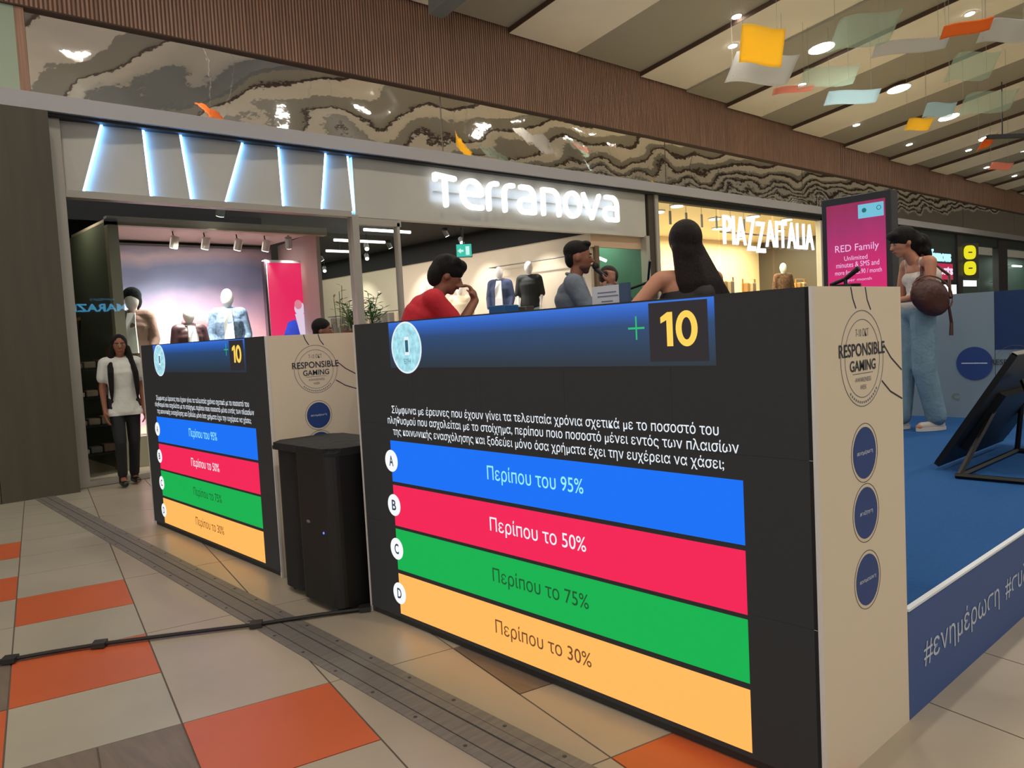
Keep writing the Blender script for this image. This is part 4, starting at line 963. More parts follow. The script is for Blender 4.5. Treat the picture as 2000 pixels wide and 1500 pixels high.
M_bg = mat('beige_coat', (150, 118, 104), .8, noise=.15, bump=.4, bscale=20); M_jk = mat('dark_plum_leather', (70, 42, 46), .45, noise=.25); M_dn = mat('blue_denim', (112, 132, 160), .8, noise=.45, nscale=30)
M_dk = mat('black_jeans', (26, 26, 30), .8)
mannequin('white mannequin in fur hat and open beige coat at the left of the window display', (3.22, 10.62, .38), (-.5, -.85), 1.83, ('coat', M_bg, 2), lower=M_dk, hat=mat('black_green_fur', (26, 34, 32), .9, noise=.4, nscale=30, bump=1, bscale=60))
mannequin('white mannequin in open plum leather jacket, lowest in the window display', (3.95, 10.75, .38), (-.1, -1), 1.61, ('jacket', M_jk, 2), lower=M_dk)
mannequin('white mannequin in mottled denim jacket beside the magenta screen', (4.52, 10.8, .38), (-.4, -.9), 1.86, ('jacket', M_dn, 2), lower=M_dk)
rk = thing('garment', 'dusty rose fleece coat hanging on a stand beside the denim mannequin', 'coat', (4.28, 11.3, .38))
blob('coat_body', [('e', (4.27, 11.3, 1.70), (.17, .10, .24)), ('e', (4.27, 11.3, 1.42), (.19, .11, .3)), ('c', (4.12, 11.3, 1.80), (4.05, 11.28, 1.30), .07, .06), ('c', (4.42, 11.3, 1.8), (4.48, 11.28, 1.3), .07, .06)], .016, mat('dusty_rose_fleece', (150, 92, 98), .9, bump=.6, bscale=40), rk, 3)
put('stand', tube(NB(), [(4.27, 11.3, .38), (4.27, 11.3, 1.9)], .015), M_disp, rk)
ms = thing('video_panel', 'tall glowing magenta video panel at the right of the window display', 'screen', (5.58, 11.05, .38))
fm = Frame((5.27, 11.02, .38), (1, -.02, 0), (0, 0, 1))
put('casing', fm.rect(NB(), -.06, .64, 0, 2.30, -.10, 0), mat('white_casing', (225, 220, 225), .4), ms)
put('side_edge', fm.rect(NB(), -.075, -.045, 0, 2.28, -.08, .012), mat('dark_bezel', (40, 26, 34), .4), ms)
put('screen', fm.rect(NB(), -.03, .62, .05, 2.26, .0, .004), emit_gradient('magenta_screen', [(0, (250, 60, 150)), (.6, (255, 38, 104)), (1, (250, 28, 96))], strength=1.0, noise=.15), ms)
bm = fm.poly(NB(), [(.10, .6), (.16, 1.18), (.24, 1.38), (.36, 1.42), (.46, 1.2), (.50, .6)], .004, .006); put('pictured_blue_coat', bm, mat('screen_royal_blue', (60, 80, 215), emis=1, noise=.3, nscale=6), ms)
bm = fm.disc(NB(), .44, 1.58, .10, .006, .008, 20, .085); fm.poly(bm, [(.36, 1.5), (.52, 1.5), (.60, 1.1), (.58, .6), (.46, .6), (.44, 1.1)], .006, .008); put('pictured_scarf', bm, mat('screen_pale_pink', (246, 215, 245), emis=1), ms)
bm = fm.disc(NB(), .42, 1.64, .07, .008, .010, 20, .06); put('pictured_face', bm, mat('screen_face_pink', (240, 140, 160), emis=1), ms)
# shelf unit with shoes behind the glass at lower left
sh = thing('shoe_rack', 'low dark shelf rack with folded goods inside the left window', 'rack', (2.60, 10.4, 0))
for x in (2.36, 2.84): put('upright', box(x - .015, x + .015, 10.3, 10.5, 0, 1.5), mat('brass_upright', (168, 130, 84), .4, metal=.5), sh)
for i in range(4): put('shelf', box(2.375, 2.825, 10.3, 10.55, .22 + i * .34, .24 + i * .34), M_black, sh)
for i in range(4):
    for j in range(3):
        c = random.choice(((126, 106, 92), (84, 78, 76), (150, 140, 130), (96, 70, 60)))
        solo('folded_garment', box(2.39 + j * .145, 2.52 + j * .145, 10.33, 10.52, .242 + i * .34, .30 + i * .34 + .02 * j, .012), mat('cloth_%d' % c[0], c, .85, noise=.2), 'folded garment, %s shelf of the dark rack, %s of three' % (('lowest', 'second', 'third', 'top')[i], ('left', 'middle', 'right')[j]), 'clothes', 'folded garments on the low rack')
put('light_column', box(2.30, 2.345, 9.9, 9.95, .15, 2.95), mat('cream_column', (178, 162, 134), .5), ins)
put('brass_beam', prism(NB(), [(2.3, 11.7, 1.75), (2.9, 11.7, 1.9), (2.9, 11.7, 1.94), (2.3, 11.7, 1.79)], (0, .05, 0)), mat('brass_upright', (168, 130, 84), .4), ins)
lamp('corner_lamp', 'AREA', (2.6, 11.0, 3.3), 6, (1, .85, .6), .5, (2.6, 11.2, 0))

# ---- plants in the shop
def plant(label, x, y, z0, ztop, n, spread, col, pot=True, group='potted plants inside the clothing shop'):
    t = thing('potted_plant', label, 'plant', (x, y, z0), group); rnd = random.Random(int(x * 100 + y * 10))
    if pot: put('pot', cyl(NB(), (x, y, z0), .11, .2, 16, .14), mat('terracotta', (150, 82, 66), .7), t)
    zz = z0 + (.2 if pot else 0); st = NB(); lf = NB()
    for i in range(n):
        a = rnd.random() * 6.28; d = spread * math.sqrt(rnd.random()); h = zz + (ztop - zz) * (.35 + .65 * rnd.random())
        top = Vector((x + d * math.cos(a), y + d * math.sin(a), h)); tube(st, [(x, y, zz), (x + d * .3 * math.cos(a), y + d * .3 * math.sin(a), (zz + h) / 2), top], .005, 5)
        for q in range(7):
            c = lerp((x, y, zz), top, .4 + .6 * q / 6); b_ = q * 2.4 + a; u = Vector((math.cos(b_), math.sin(b_), .35 + .3 * rnd.random())).normalized(); L = .11 + .05 * rnd.random(); s = u.cross(Vector((0, 0, 1))).normalized() * .02
            v = [lf.verts.new(p) for p in (c, c + u * L * .5 + s, c + u * L - Vector((0, 0, .02)), c + u * L * .5 - s)]; lf.faces.new(v)
    put('stems', st, mat('stem_green', (70, 100, 50), .7), t); put('foliage', lf, mat('leaf_%d' % col[1], col, .5, noise=.3, nscale=12), t, kind='stuff')
pb = thing('plant_bench', 'tall dark shelf carrying potted plants inside the clothing shop window', 'shelf', (6.2, 10.1, 0))
put('top_board', box(5.86, 6.7, 9.75, 10.25, 1.34, 1.38), mat('reddish_shelf', (120, 76, 62), .6), pb)
for x in (5.9, 6.66):
    for y in (9.8, 10.2): put('leg', box(x - .02, x + .02, y - .02, y + .02, 0, 1.34), M_black, pb)
plant('leafy green plant at the left end of the shop plant shelf', 5.98, 10.0, 1.38, 2.02, 12, .2, (96, 124, 60))
plant('taller dark green plant at the right end of the shop plant shelf', 6.36, 10.05, 1.38, 2.16, 14, .22, (62, 120, 56))
plant('yellow-green slender plant standing behind the plant shelf', 6.15, 10.6, 0, 2.3, 14, .2, (170, 160, 90))

# ---- gondola shelves, tables and mannequins inside shop 1
def gondola(label, x0, x1, y0, y1, ztop, seed, cols, group='display tables in the clothing shop'):
    rnd = random.Random(seed); t = thing('display_table', label, 'table', ((x0 + x1) / 2, (y0 + y1) / 2, 0), group)
    put('table_top', box(x0, x1, y0, y1, ztop - .04, ztop, .005), mat('table_white', (226, 222, 214), .5), t)
    for z in (.3, .8, ztop - .42): put('shelf', box(x0 + .02, x1 - .02, y0 + .02, y1 - .02, z, z + .025), mat('table_white', (226, 222, 214), .5), t)
    for x in (x0 + .02, x1 - .02):
        for y in (y0 + .02, y1 - .02): put('leg', box(x - .018, x + .018, y - .018, y + .018, 0, ztop - .04), mat('steel_leg', (120, 118, 114), .4, metal=.6), t)
    for lvl in (ztop, ztop - .395):
        x = x0 + .06
        while x < x1 - .22:
            c = rnd.choice(cols); hh = .05 + .09 * rnd.random()
            solo('folded_garment', box(x, x + .17, y0 + .05, y0 + .32, lvl, lvl + hh, .012, 1), mat('cloth_%d_%d' % (c[0], c[1]), c, .85), '%s folded garment %s the table %s' % ('dark' if sum(c) < 330 else 'pale', 'on top of' if lvl == ztop else 'under the top of', label.split(' of clothes ')[1]), 'clothes', 'folded clothes on the shop tables')
            x += .21
gondola('white display table of clothes behind the boy in red', 8.0, 9.1, 11.3, 11.9, 1.72, 3, ((120, 96, 84), (60, 50, 50), (200, 190, 178), (150, 120, 100)))
gondola('white display table of clothes left of the man in grey', 9.0, 9.62, 9.72, 10.12, 1.78, 4, ((54, 34, 38), (40, 48, 40), (90, 40, 48), (60, 52, 48)))
mannequin('mannequin in a dark suit jacket on the far right wall shelf', (9.5, 13.0, .78), (-.7, -.7), 1.72, ('jacket', mat('charcoal_suit', (44, 34, 38), .8), 2), 'mannequins inside the clothing shop', M_dk, coarse=True)
mannequin('mannequin in a cream top and black trousers beside the suited one', (9.85, 12.3, .78), (-.7, -.7), 1.68, ('top', mat('cream_knit', (206, 188, 158), .9), 1), 'mannequins inside the clothing shop', M_dk, coarse=True)
mannequin('mannequin in a pale blue shirt left of the black T-shirt one', (9.88, 11.12, .98), (-.8, -.6), 1.70, ('shirt', mat('navy_open_shirt', (52, 62, 92), .8), 2), 'mannequins inside the clothing shop', mat('navy_trousers', (46, 52, 72), .8), coarse=True)
mannequin('mannequin in a black T-shirt and pale jeans nearest the man in grey', (10.05, 10.5, .98), (-.8, -.6), 1.74, ('t_shirt', mat('black_t_shirt', (28, 32, 30), .8), 0), 'mannequins inside the clothing shop', mat('pale_jeans', (150, 182, 186), .8), coarse=True)
mannequin('mannequin in a pink top among the plants of the shop entrance', (6.75, 10.9, .35), (-.2, -1), 1.55, ('top', mat('pink_white_top', (226, 176, 166), .8, noise=.3, nscale=20), 0), 'mannequins inside the clothing shop', mat('coral_trousers', (190, 100, 86), .8), coarse=True)
for nm, x0, x1, y0, y1, z in (('a', 9.3, 10.1, 12.1, 13.25, .78), ('b', 9.65, 10.35, 10.22, 11.4, .98), ('c', 6.5, 7.0, 10.7, 11.15, .35)):
    solo('plinth', box(x0, x1, y0, y1, 0, z, .01), mat('table_white', (226, 222, 214), .5), {'a': 'white plinth under the suited and cream-topped mannequins', 'b': 'white plinth under the black T-shirt mannequin', 'c': 'low white plinth under the pink-topped mannequin'}[nm], 'plinth')
wr = thing('wall_rail', 'clothes rail with garments along the bright right wall of the shop', 'rail', (10.5, 13, 0))
put('rail', tube(NB(), [(10.4, 9.9, 2.75), (10.4, 12.0, 2.75)], .012), mat('steel_leg', (120, 118, 114), .4, metal=.6), wr)
put('rail', tube(NB(), [(10.4, 13.6, 2.1), (10.4, 18.5, 2.1)], .012), mat('steel_leg', (120, 118, 114), .4, metal=.6), wr)
for y in (9.9, 12.0, 13.6, 18.5): put('bracket', tube(NB(), [(10.4, y, 2.75 if y < 13 else 2.1), (10.62, y, 2.75 if y < 13 else 2.1)], .01), mat('steel_leg', (120, 118, 114), .4, metal=.6), wr)
rnd = random.Random(5)
for i in range(16):
    y = 13.8 + i * .29; c = rnd.choice(((70, 60, 60), (120, 110, 104), (48, 54, 70), (170, 150, 130)))
    o = solo('hanging_garment', box(10.28, 10.52, y - .04, y + .05, 1.15 + .2 * rnd.random(), 2.06, .02), mat('cloth_%d_%d' % (c[0], c[1]), c, .85), '%s garment hanging on the long rail of the bright shop wall' % {70: 'brown-black', 120: 'grey', 48: 'navy', 170: 'beige'}[c[0]], 'clothes', 'garments on the wall rail')

# ================================================================== SHOP 2 (warm lit)
M_warm = mat('warm_cream_wall', (232, 208, 158), .6)
s2 = struct('wall_shop_2')
put('party_wall', box(12.12, 12.4, 9.33, 14, 0, 3.9), mat('dark_pier', (66, 56, 44), .5), s2)
put('pier_face', box(12.30, 12.40, 9.30, 9.34, 0, 3.9), M_frame, s2)
put('window_head', box(12.4, 19.1, 9.32, 9.45, 3.80, 3.9), mat('dark_gap', (40, 40, 40), .7), s2)
put('rear_wall', box(12.4, 24.0, 14.0, 14.1, 0, 4.2), M_warm, s2)
put('shop_ceiling', box(12.4, 24.0, 9.5, 14.0, 4.0, 4.1), mat('warm_ceiling', (220, 205, 170), .7), s2)
put('side_wall', box(24.0, 24.3, 9.32, 14.0, 0, 4.0), mat('dark_pier', (66, 56, 44), .5), s2)
put('end_post', box(18.9, 19.1, 9.32, 9.45, 0, 3.85), M_frame, s2)
put('dark_front', box(19.1, 24.3, 9.36, 9.45, 0, 3.9), mat('grey_olive_front', (110, 108, 96), .5), s2)
win = struct('window_3')
for a in (12.42, 14.6, 16.8): put('pane', box(a, a + 2.1, 9.39, 9.40, .05, 3.80), M_glass, win)
lamp('warm_shop_fill', 'AREA', (21.2, 11.9, 3.9), 600, (1, .9, .68), 4, (21.2, 11.9, 0), size_y=3.2)  # extra area light added to brighten the right part of the shop
lamp('warm_shop_fill', 'AREA', (15.8, 11.7, 3.9), 900, (1, .86, .60), 6, (15.8, 11.7, 0), size_y=3.2)
sg = thing('shop_sign', 'bright white letters reading piazza italia inside the warm lit shop window', 'sign', (16.4, 9.30, 3.0))
F2 = Frame((0, 9.31, 0), (1, 0, 0), (0, 0, 1)); M_s2 = mat('bright_white_letter', (255, 255, 255), emis=1.3)
xx = 14.55
for ch, wd, z0, z1 in (('P', .34, 3.06, 3.66), ('I', .10, 3.06, 3.66), ('A', .42, 3.06, 3.66), ('Z', .36, 2.95, 3.68), ('Z', .40, 2.92, 3.60), ('A', .42, 3.06, 3.66), ('I', .10, 3.06, 3.66), ('T', .38, 3.06, 3.66), ('A', .42, 3.06, 3.66), ('L', .28, 3.06, 3.66), ('I', .10, 3.06, 3.66), ('A', .42, 3.06, 3.66)):
    bm = text(F2, NB(), ch, xx + .015, xx + wd - .015, z0, z1, 0, .04, .005); put('letter', bm, M_s2, sg); xx += wd + .0 + (.012 if ch != 'I' else .03)
put('fixing_rail', F2.rect(NB(), 14.5, 18.3, 3.3, 3.33, -.03, -.01), mat('steel_leg', (120, 118, 114), .4, metal=.6), sg)
rnd = random.Random(11)
for i in range(18):
    x = 12.9 + rnd.random() * 9; y = 10.2 + rnd.random() * 3.2
    t = thing('ceiling_light', 'small bright ceiling light inside the warm lit shop, ' + ('near its window' if y < 11.2 else 'over its middle' if y < 12.4 else 'by its rear wall'), 'light', (x, y, 3.95), 'ceiling lights in the warm lit shop')
    put('diffuser', cyl(NB(), (x, y, 3.95), .13, .03, 14), mat('warm_lens', (255, 246, 215), emis=5), t); put('rim', cyl(NB(), (x, y, 3.975), .16, .025, 14), M_frame, t)
for i in range(7):
    x = 12.75 + i * .55; t = thing('hanging_sign_card', 'small grey card hanging high in the warm lit shop window', 'card', (x, 9.7, 3.5), 'cards hanging in the warm lit window')
    put('card', box(x - .03, x + .03, 9.69, 9.71, 3.45, 3.72), mat('grey_card', (150, 146, 126), .6), t); put('cord', tube(NB(), [(x, 9.7, 3.72), (x, 9.7, 4.0)], .004, 5), M_blk, t)
def rack2(x, y, w_, label):
    t = thing('clothes_rack', label, 'rack', (x, y, 0), 'racks in the warm lit shop'); mm = mat('golden_steel', (170, 120, 60), .4, metal=.6)
    put('frame', tube(NB(), [(x - w_, y, 0), (x - w_, y, 2.55), (x + w_, y, 2.55), (x + w_, y, 0)], .025, 6), mm, t)
    for i in range(3): 
        c = ((150, 110, 60), (206, 180, 130), (120, 96, 66))[i]; xx = x - w_ + w_ * .5 * (i + 1)
        put('garment', box(xx - .07, xx + .07, y - .1, y + .1, 1.5, 2.45, .03), mat('cloth_%d_%d' % (c[0], c[1]), c, .8), t)
rack2(17.3, 11.0, .3, 'golden clothes rack behind the shoulder of the long-haired woman'); rack2(19.0, 11.4, .3, 'golden clothes rack in the middle of the warm lit shop'); rack2(21.4, 11.2, .25, 'golden clothes rack at the right of the warm lit shop')
mannequin('mannequin in a mottled brown fur jacket in the warm lit shop', (19.35, 10.6, 1.0), (-.6, -.8), 1.9, ('fur_jacket', mat('mottled_brown_fur', (86, 60, 40), .9, noise=.6, nscale=18, bump=1, bscale=40), 1), None, M_dk, coarse=True)
solo('plinth', box(18.9, 19.8, 10.2, 11.0, 0, .98, .01), mat('table_white', (226, 222, 214), .5), 'white plinth under the mannequin in brown fur', 'plinth')

# ================================================================== FARTHER SHOPS
s3 = struct('wall_shop_3')
M_dg = mat('dark_green_grey_front', (40, 50, 50), .4)
put('dark_front', box(24.3, 28.2, 9.36, 9.5, 0, 3.9), M_dg, s3)
put('dark_band', box(28.2, 45, 9.34, 9.5, 3.6, 3.9), M_dg, s3)
put('post', box(28.15, 28.6, 9.30, 9.5, 0, 3.85), mat('charcoal_post', (48, 44, 50), .4), s3)
put('post', box(32.2, 33.2, 9.30, 9.5, 0, 3.85), mat('charcoal_post', (48, 44, 50), .4), s3)
put('olive_wall', box(28.6, 34.5, 12.0, 12.1, 0, 3.6), mat('olive_cream_wall', (178, 180, 140), .6), s3)
put('green_grey_wall', box(33.2, 45, 10.8, 10.9, 0, 3.6), mat('green_grey_wall', (70, 84, 76), .6), s3)
lamp('far_shop_lamp', 'AREA', (31, 10.8, 3.5), 120, (1, .95, .75), 3, (31, 11, 0), size_y=1)
lamp('far_shop_lamp', 'AREA', (39, 10, 3.5), 60, (.8, 1, .95), 4, (39, 10.2, 0), size_y=1)
for a in (28.62, 30.5, 33.3, 36, 38.7): put('pane', box(a, a + 1.7 if a < 33 else a + 2.6, 9.39, 9.40, .05, 3.6), M_glass, struct('window_4') if a == 28.62 else bpy.data.objects['window_4'])
sg = thing('shop_sign', 'dark shop sign with pale famous above red sports', 'sign', (26.8, 9.33, 2.4)); F3 = Frame((0, 9.34, 0), (1, 0, 0), (0, 0, 1))
put('red_field', F3.rect(NB(), 25.9, 27.75, 2.42, 2.92, 0, .02), mat('sign_red', (190, 40, 80), emis=.9), sg)
put('upper_word', text(F3, NB(), 'famous', 25.95, 27.6, 2.98, 3.35, 0, .03, .02), mat('sign_pale_cyan', (170, 225, 240), emis=1.4), sg)
put('lower_word', text(F3, NB(), 'sports', 25.95, 27.7, 2.48, 2.82, .02, .04, .02), mat('sign_pale_pink', (240, 200, 225), emis=1.3), sg)
lp = thing('lightbox', 'blank bright white light panel beneath the red sports sign', 'light panel', (27.2, 9.3, 1.0))
put('frame', F3.rect(NB(), 26.25, 28.05, .8, 2.35, 0, .03), M_blk, lp); put('lit_face', F3.rect(NB(), 26.35, 27.95, .9, 2.26, .03, .05), mat('panel_white', (250, 252, 255), emis=1.5), lp)
yg = thing('shop_sign', 'two stacked yellow rounded emblems on a narrow dark hanging sign', 'sign', (29.1, 9.2, 2.4)); F4 = Frame((28.9, 9.28, 0), (.9, -.44, 0), (0, 0, 1))
put('board', F4.rect(NB(), -.25, .5, 2.45, 3.62, -.05, 0), mat('dark_olive_board', (50, 46, 16), .5), yg)
for z in (3.32, 2.80): put('yellow_emblem', F4.poly(NB(), [(.12 + .24 * math.copysign(abs(math.cos(a)) ** .7, math.cos(a)), z + .23 * math.copysign(abs(math.sin(a)) ** .7, math.sin(a))) for a in [2 * PI * i / 24 for i in range(24)]], 0, .03), mat('sign_yellow', (235, 225, 30), emis=1), yg)
bm = NB()
for z in (3.32, 2.8): F4.rect(bm, .04, .2, z - .02, z + .02, .03, .035)
put('dark_marks', bm, mat('dark_olive_board', (50, 46, 16), .5), yg)
fl = thing('lightbox', 'white lit strip under the yellow emblems', 'light panel', (29.6, 9.3, 2.2)); put('lit_face', F3.rect(NB(), 28.9, 30.2, 2.22, 2.42, -.1, -.06), mat('panel_white', (250, 252, 255), emis=1.5), fl); put('housing', F3.rect(NB(), 28.85, 30.25, 2.18, 2.46, -.14, -.1), M_blk, fl)
mannequin('mannequin in dark clothes below the yellow emblem sign', (29.9, 10.3, .3), (-.7, -.7), 1.8, ('jacket', mat('charcoal_suit', (44, 34, 38), .8), 1), None, M_dk, coarse=True)
for x, z, L in ((38.5, 3.2, 1.2), (36.2, 2.5, .7)):
    t = thing('tube_light', 'slim white light glowing in the far green-grey shop', 'light', (x, 10.5, z), 'slim lights in the far shop'); put('tube', tube(NB(), [(x, 10.6, z), (x + L, 10.6, z)], .04), mat('tube_white', (255, 250, 240), emis=4), t); put('bracket', box(x + .1, x + .13, 10.6, 10.8, z, z + .02), M_blk, t)

# ================================================================== CEILING LIGHTS
def ceil_z(y, x=12): return 5.9 - SL * (y - YB)
M_lens = mat('downlight_lens', (255, 252, 244), emis=22)
def downlight(x, y, r, power, size_word, group, place, angle=2.5):
    z = None
    # sits on the board above it
    for k in range(-4, 20):
        zk = zc.get(k, 5.7 if k > 0 else 6.25); xa = xstart.get(k, 28.9 + (k - 8) * 2.83 if k > 8 else .6 + (k + 2) * 2.8); xb = xstart.get(k + 1, xa + 2.83); wdt = {1: 1.55, 2: 1.44}.get(k, 1.36)
        if xa <= x < xb: z = (zk if x < xa + wdt else zc.get(k + 1, 5.7 if k > 0 else 6.25) + .085) - SL * (y - YB); edge = x
    t = thing('downlight', '%s round downlight %s' % (size_word, place), 'light', (x, y, z), group)
    nrm = Vector((0, -SL, -1)).normalized(); p = Vector((x, y, z))
    put('rim', tube(NB(), [p + nrm * .0, p + nrm * .012], r * 1.12, 20), mat('white_rim', (215, 210, 200), .5), t)
    put('lens', tube(NB(), [p + nrm * .013, p + nrm * .02], r, 20), M_lens, t)
    if power: lamp('downlight_lamp', 'SPOT', p + nrm * .06, power, (1, .91, .78), r * .8, p + Vector((0, 0, -5)), angle, .8, parent=t)
    return t
g1 = 'large round ceiling downlights'; g2 = 'small ceiling downlights'
big = [(11.04, 6.67, 'on the ceiling, nearest of the large row at the top edge'), (14.34, 6.96, 'right of the yellow-orange hanging sheet'), (17.69, 6.93, 'second beyond the yellow-orange hanging sheet'), (20.9, 7.05, 'third beyond the yellow-orange hanging sheet'), (24.1, 7.17, 'fourth beyond the yellow-orange hanging sheet'), (27.5, 7.2, 'farthest of the large row on the ceiling')]
for x, y, pl in big: downlight(x, y, .22, 200, 'large', g1, pl)
for x in (-2.2, 1.1, 4.4, 7.7): downlight(x, 6.8, .2, 200, 'large', g1, 'over the walkway left of the picture')
for x in (-2.2, 1.1, 4.4, 7.7, 11, 14.3, 17.7): downlight(x, 2.2, .2, 200, 'large', g1, 'high over the stage and walkway')
for x in (-2.2, 1.1, 4.4, 7.7, 11): downlight(x, -3.4, .2, 420, 'large', g1, 'added out of view behind the walkway to light the near faces')  # unseen row added behind the camera to brighten the surfaces facing it
for x, y, pl in ((9.15, 7.82, 'alone on the first cream board at the top'), (12.63, 7.74, 'below left of the yellow-orange sheet'), (11.9, 7.2, 'above left of the yellow-orange sheet'), (15.4, 7.9, 'beside the thin pink streamer'), (19.03, 8.44, 'on the fourth cream board'), (22.3, 8.5, 'on the board past the small orange sheet'), (25.2, 8.0, 'far along the ceiling near the wood'), (28.4, 8.5, 'farther along the ceiling near the wood'), (31.2, 8.5, 'farthest on the ceiling near the wood'),
                *[(-1.5 + i * 1.9, 4.4 + (i % 2) * .5, 'in the row high over the stage edge, out of the picture') for i in range(11)],
                (3.2, 7.8, 'out of view over the left walkway'), (6.3, 7.8, 'out of view over the near desk')):
    downlight(x, y, .075, 0, 'small', g2, pl)

# ================================================================== HANGING SHEETS
def sheet(label, c, w_, h_, yaw, mm, sag=.06, roll=0, wires=True):
    c = Vector(c); t = thing('hanging_sheet', label, 'hanging decoration', tuple(c), 'curved sheets hanging under the ceiling')
    u = Vector((math.cos(yaw), math.sin(yaw), math.sin(roll))).normalized(); v = Vector((0, 0, 1)) if h_ < 0 else Vector((-math.sin(yaw) * .75, math.cos(yaw) * .75, -.65)).normalized(); h_ = abs(h_)
    nn = u.cross(v).normalized(); bm = NB(); N, Mm = 12, 8; g = []
    for side in (0, 1):
        g.append([[bm.verts.new(c + u * (i / N - .5) * w_ + v * (j / Mm - .5) * h_ + nn * (sag * math.sin(2 * PI * i / N) + sag * .5 * math.cos(PI * j / Mm) + side * .008)) for j in range(Mm + 1)] for i in range(N + 1)])
    for s in (0, 1):
        for i in range(N):
            for j in range(Mm): bm.faces.new((g[s][i][j], g[s][i + 1][j], g[s][i + 1][j + 1], g[s][i][j + 1]))
    for i in range(N):
        for j in (0, Mm): bm.faces.new((g[0][i][j], g[0][i + 1][j], g[1][i + 1][j], g[1][i][j]))
    for j in range(Mm):
        for i in (0, N): bm.faces.new((g[0][i][j], g[0][i][j + 1], g[1][i][j + 1], g[1][i][j]))
    put('sheet', bm, mm, t, True)
    for s in (-.4, .4):
        p = c + u * s * w_ + v * .3 * h_
        put('wire', tube(NB(), [p, (p.x, p.y, 5.9 - SL * (p.y - YB) + .3)], .0025, 4), mat('thin_wire', (150, 146, 138), .5), t)
def sheet_mat(name, col, alpha=1, em=0):
    M = mat(name, col, .35)
    b = M.node_tree.nodes['Principled BSDF']; b.inputs['Alpha'].default_value = alpha
    nt = M.node_tree; tl = nt.nodes.new('ShaderNodeBsdfTranslucent'); tl.inputs[0].default_value = lin(col); mx = nt.nodes.new('ShaderNodeMixShader'); mx.inputs[0].default_value = .5
    out = nt.nodes['Material Output']
    if alpha < 1:
        tp = nt.nodes.new('ShaderNodeBsdfTransparent'); m2 = nt.nodes.new('ShaderNodeMixShader'); m2.inputs[0].default_value = alpha; b.inputs['Alpha'].default_value = 1
        nt.links.new(b.outputs[0], mx.inputs[1]); nt.links.new(tl.outputs[0], mx.inputs[2]); nt.links.new(tp.outputs[0], m2.inputs[1]); nt.links.new(mx.outputs[0], m2.inputs[2]); nt.links.new(m2.outputs[0], out.inputs[0])
    else:
        nt.links.new(b.outputs[0], mx.inputs[1]); nt.links.new(tl.outputs[0], mx.inputs[2]); nt.links.new(mx.outputs[0], out.inputs[0])
    return M
Y_ = sheet_mat('amber_acrylic', (255, 222, 88)); O_ = sheet_mat('orange_acrylic', (255, 150, 62)); W_ = sheet_mat('milky_acrylic', (225, 225, 222), .75); G_ = sheet_mat('clear_greenish_acrylic', (190, 215, 195), .35); B_ = sheet_mat('pale_blue_acrylic', (205, 230, 238), .85); R_s = sheet_mat('pink_red_acrylic', (245, 165, 145), .8)
sheet('large square amber sheet hanging under the ceiling boards', (10.52, 5.98, 5.3), .60, .56, -.9, Y_, .03, -.22)
sheet('milky wavy sheet hanging right below the amber square', (11.88, 6.75, 5.45), 1.25, .5, -.35, W_, .06, .05)
sheet('long orange curled sheet at the upper right', (12.05, 3.82, 5.2), .68, .18, -.75, O_, .02, .15)
sheet('long thin milky sheet between amber and orange sheets', (13.08, 4.93, 5.5), 1.25, .22, -.6, W_, .03, .12)
sheet('clear greenish sheet above the large downlight', (12.08, 5.19, 5.6), 1.1, .5, -.5, G_, .05, .2)
sheet('pale blue bright sheet below the large downlight', (13.95, 6.24, 5.2), .98, .26, -.6, B_, .02, .05)
sheet('clear greenish sheet beside the large downlight', (13.44, 6.4, 5.5), 1.1, .35, -.5, G_, .04, .12)
sheet('small amber sheet far along the ceiling', (16.71, 6.18, 5.1), .52, .26, -.6, Y_, .02)
sheet('small orange sheet near the far row of downlights', (19.4, 5.79, 5.0), .42, .30, -.5, O_, .02, .45)
sheet('wide clear sheet near the right edge of the ceiling', (17.49, 5.19, 5.4), 1.15, .45, -.6, G_, .05, .12)
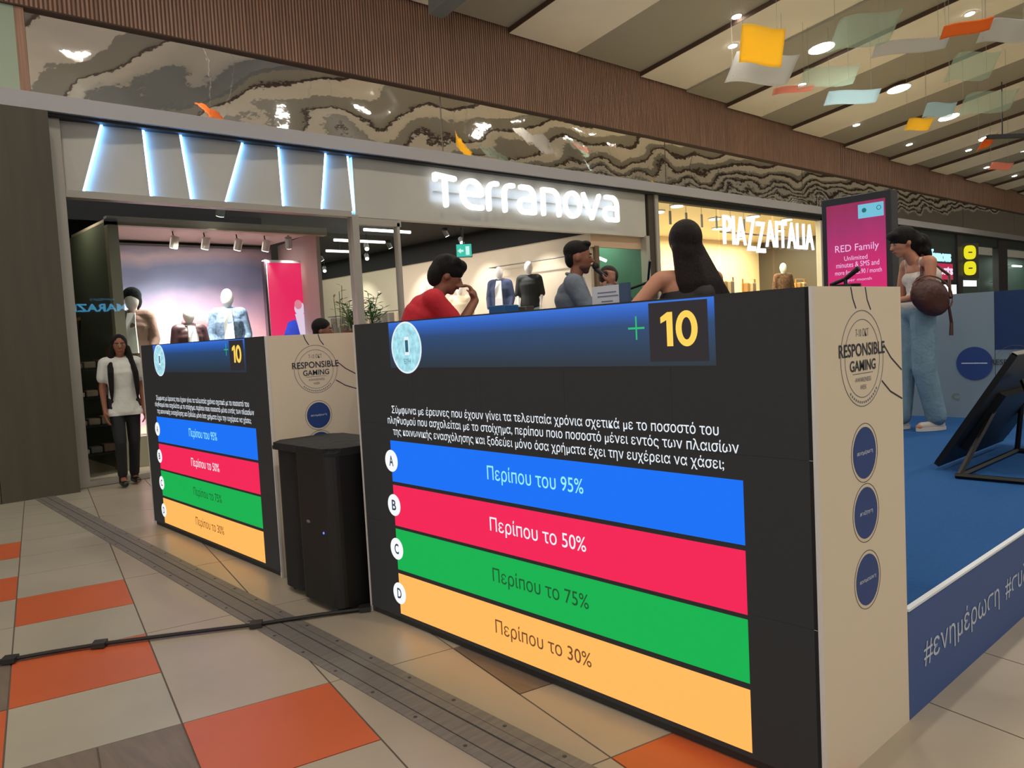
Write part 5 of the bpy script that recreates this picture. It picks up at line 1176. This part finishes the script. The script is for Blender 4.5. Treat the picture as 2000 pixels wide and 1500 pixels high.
sheet('thin pink-red streamer sheet over the third cream board', (13.07, 6.86, 5.35), .8, .12, -.5, R_s, .02, .15)
sheet('small white sheet over the fifth cream board', (15.91, 5.52, 5.1), .56, .28, -.7, B_, .03)
sheet('clear green sheet right of the thin milky one', (13.98, 4.36, 5.2), .8, .45, -.6, G_, .05, .1)
sheet('milky sheet at the upper right corner', (13.98, 3.89, 5.6), .8, .35, -.7, W_, .04)
sheet('small pink-red sheet far right beneath the track', (22.34, 6.37, 4.9), .65, .2, -.5, R_s, .02)
sheet('amber sheet over the near end of the mall, out of the picture', (5.2, 6.3, 5.1), .7, .5, -.6, O_, .03)
sheet('orange sheet over the stage, out of the picture', (8.3, 4.2, 5.4), .8, .5, -.4, Y_, .03)
tr_ = thing('light_track', 'dark lighting track hanging from the ceiling at the right edge', 'track', (20.4, 4.9, 5.0))
put('track', prism(NB(), [(18.9, 5.6, 4.98), (22.6, 4.6, 5.32), (22.6, 4.6, 5.4), (18.9, 5.6, 5.06)], (.06, .08, 0)), M_blk, tr_)
for x, y, z in ((19.4, 5.5, 5.08), (22.0, 4.8, 5.35)): put('hanger', tube(NB(), [(x, y, z), (x, y, 6.2)], .012, 5), M_blk, tr_)

# ================================================================== SIGN ACROSS THE MALL (seen as a reflection in the window)
ac = struct('wall_back')
put('shop_fascia', box(-2, 36, -8.3, -8.1, 2.5, 5.6), mat('dark_fascia', (44, 46, 50), .5), ac)
put('lower_front', box(-2, 36, -8.4, -8.3, 0, 2.5), mat('brown_front', (92, 74, 56), .6), ac)
sg = thing('shop_sign', 'blue lit shop sign across the mall, mirrored in the left window', 'sign', (7.2, -8.05, 2.8)); F5 = Frame((0, -8.05, 0), (-1, 0, 0), (0, 0, 1))
put('letters', text(F5, NB(), 'MARAZi', -7.95, -6.45, 2.78, 3.02, 0, .04, .02), mat('sign_sky_blue', (90, 190, 240), emis=20), sg)
put('small_letters', text(F5, NB(), 'KAFEDES', -7.6, -6.9, 3.12, 3.19, 0, .03), mat('sign_dim_blue', (90, 170, 220), emis=8), sg)
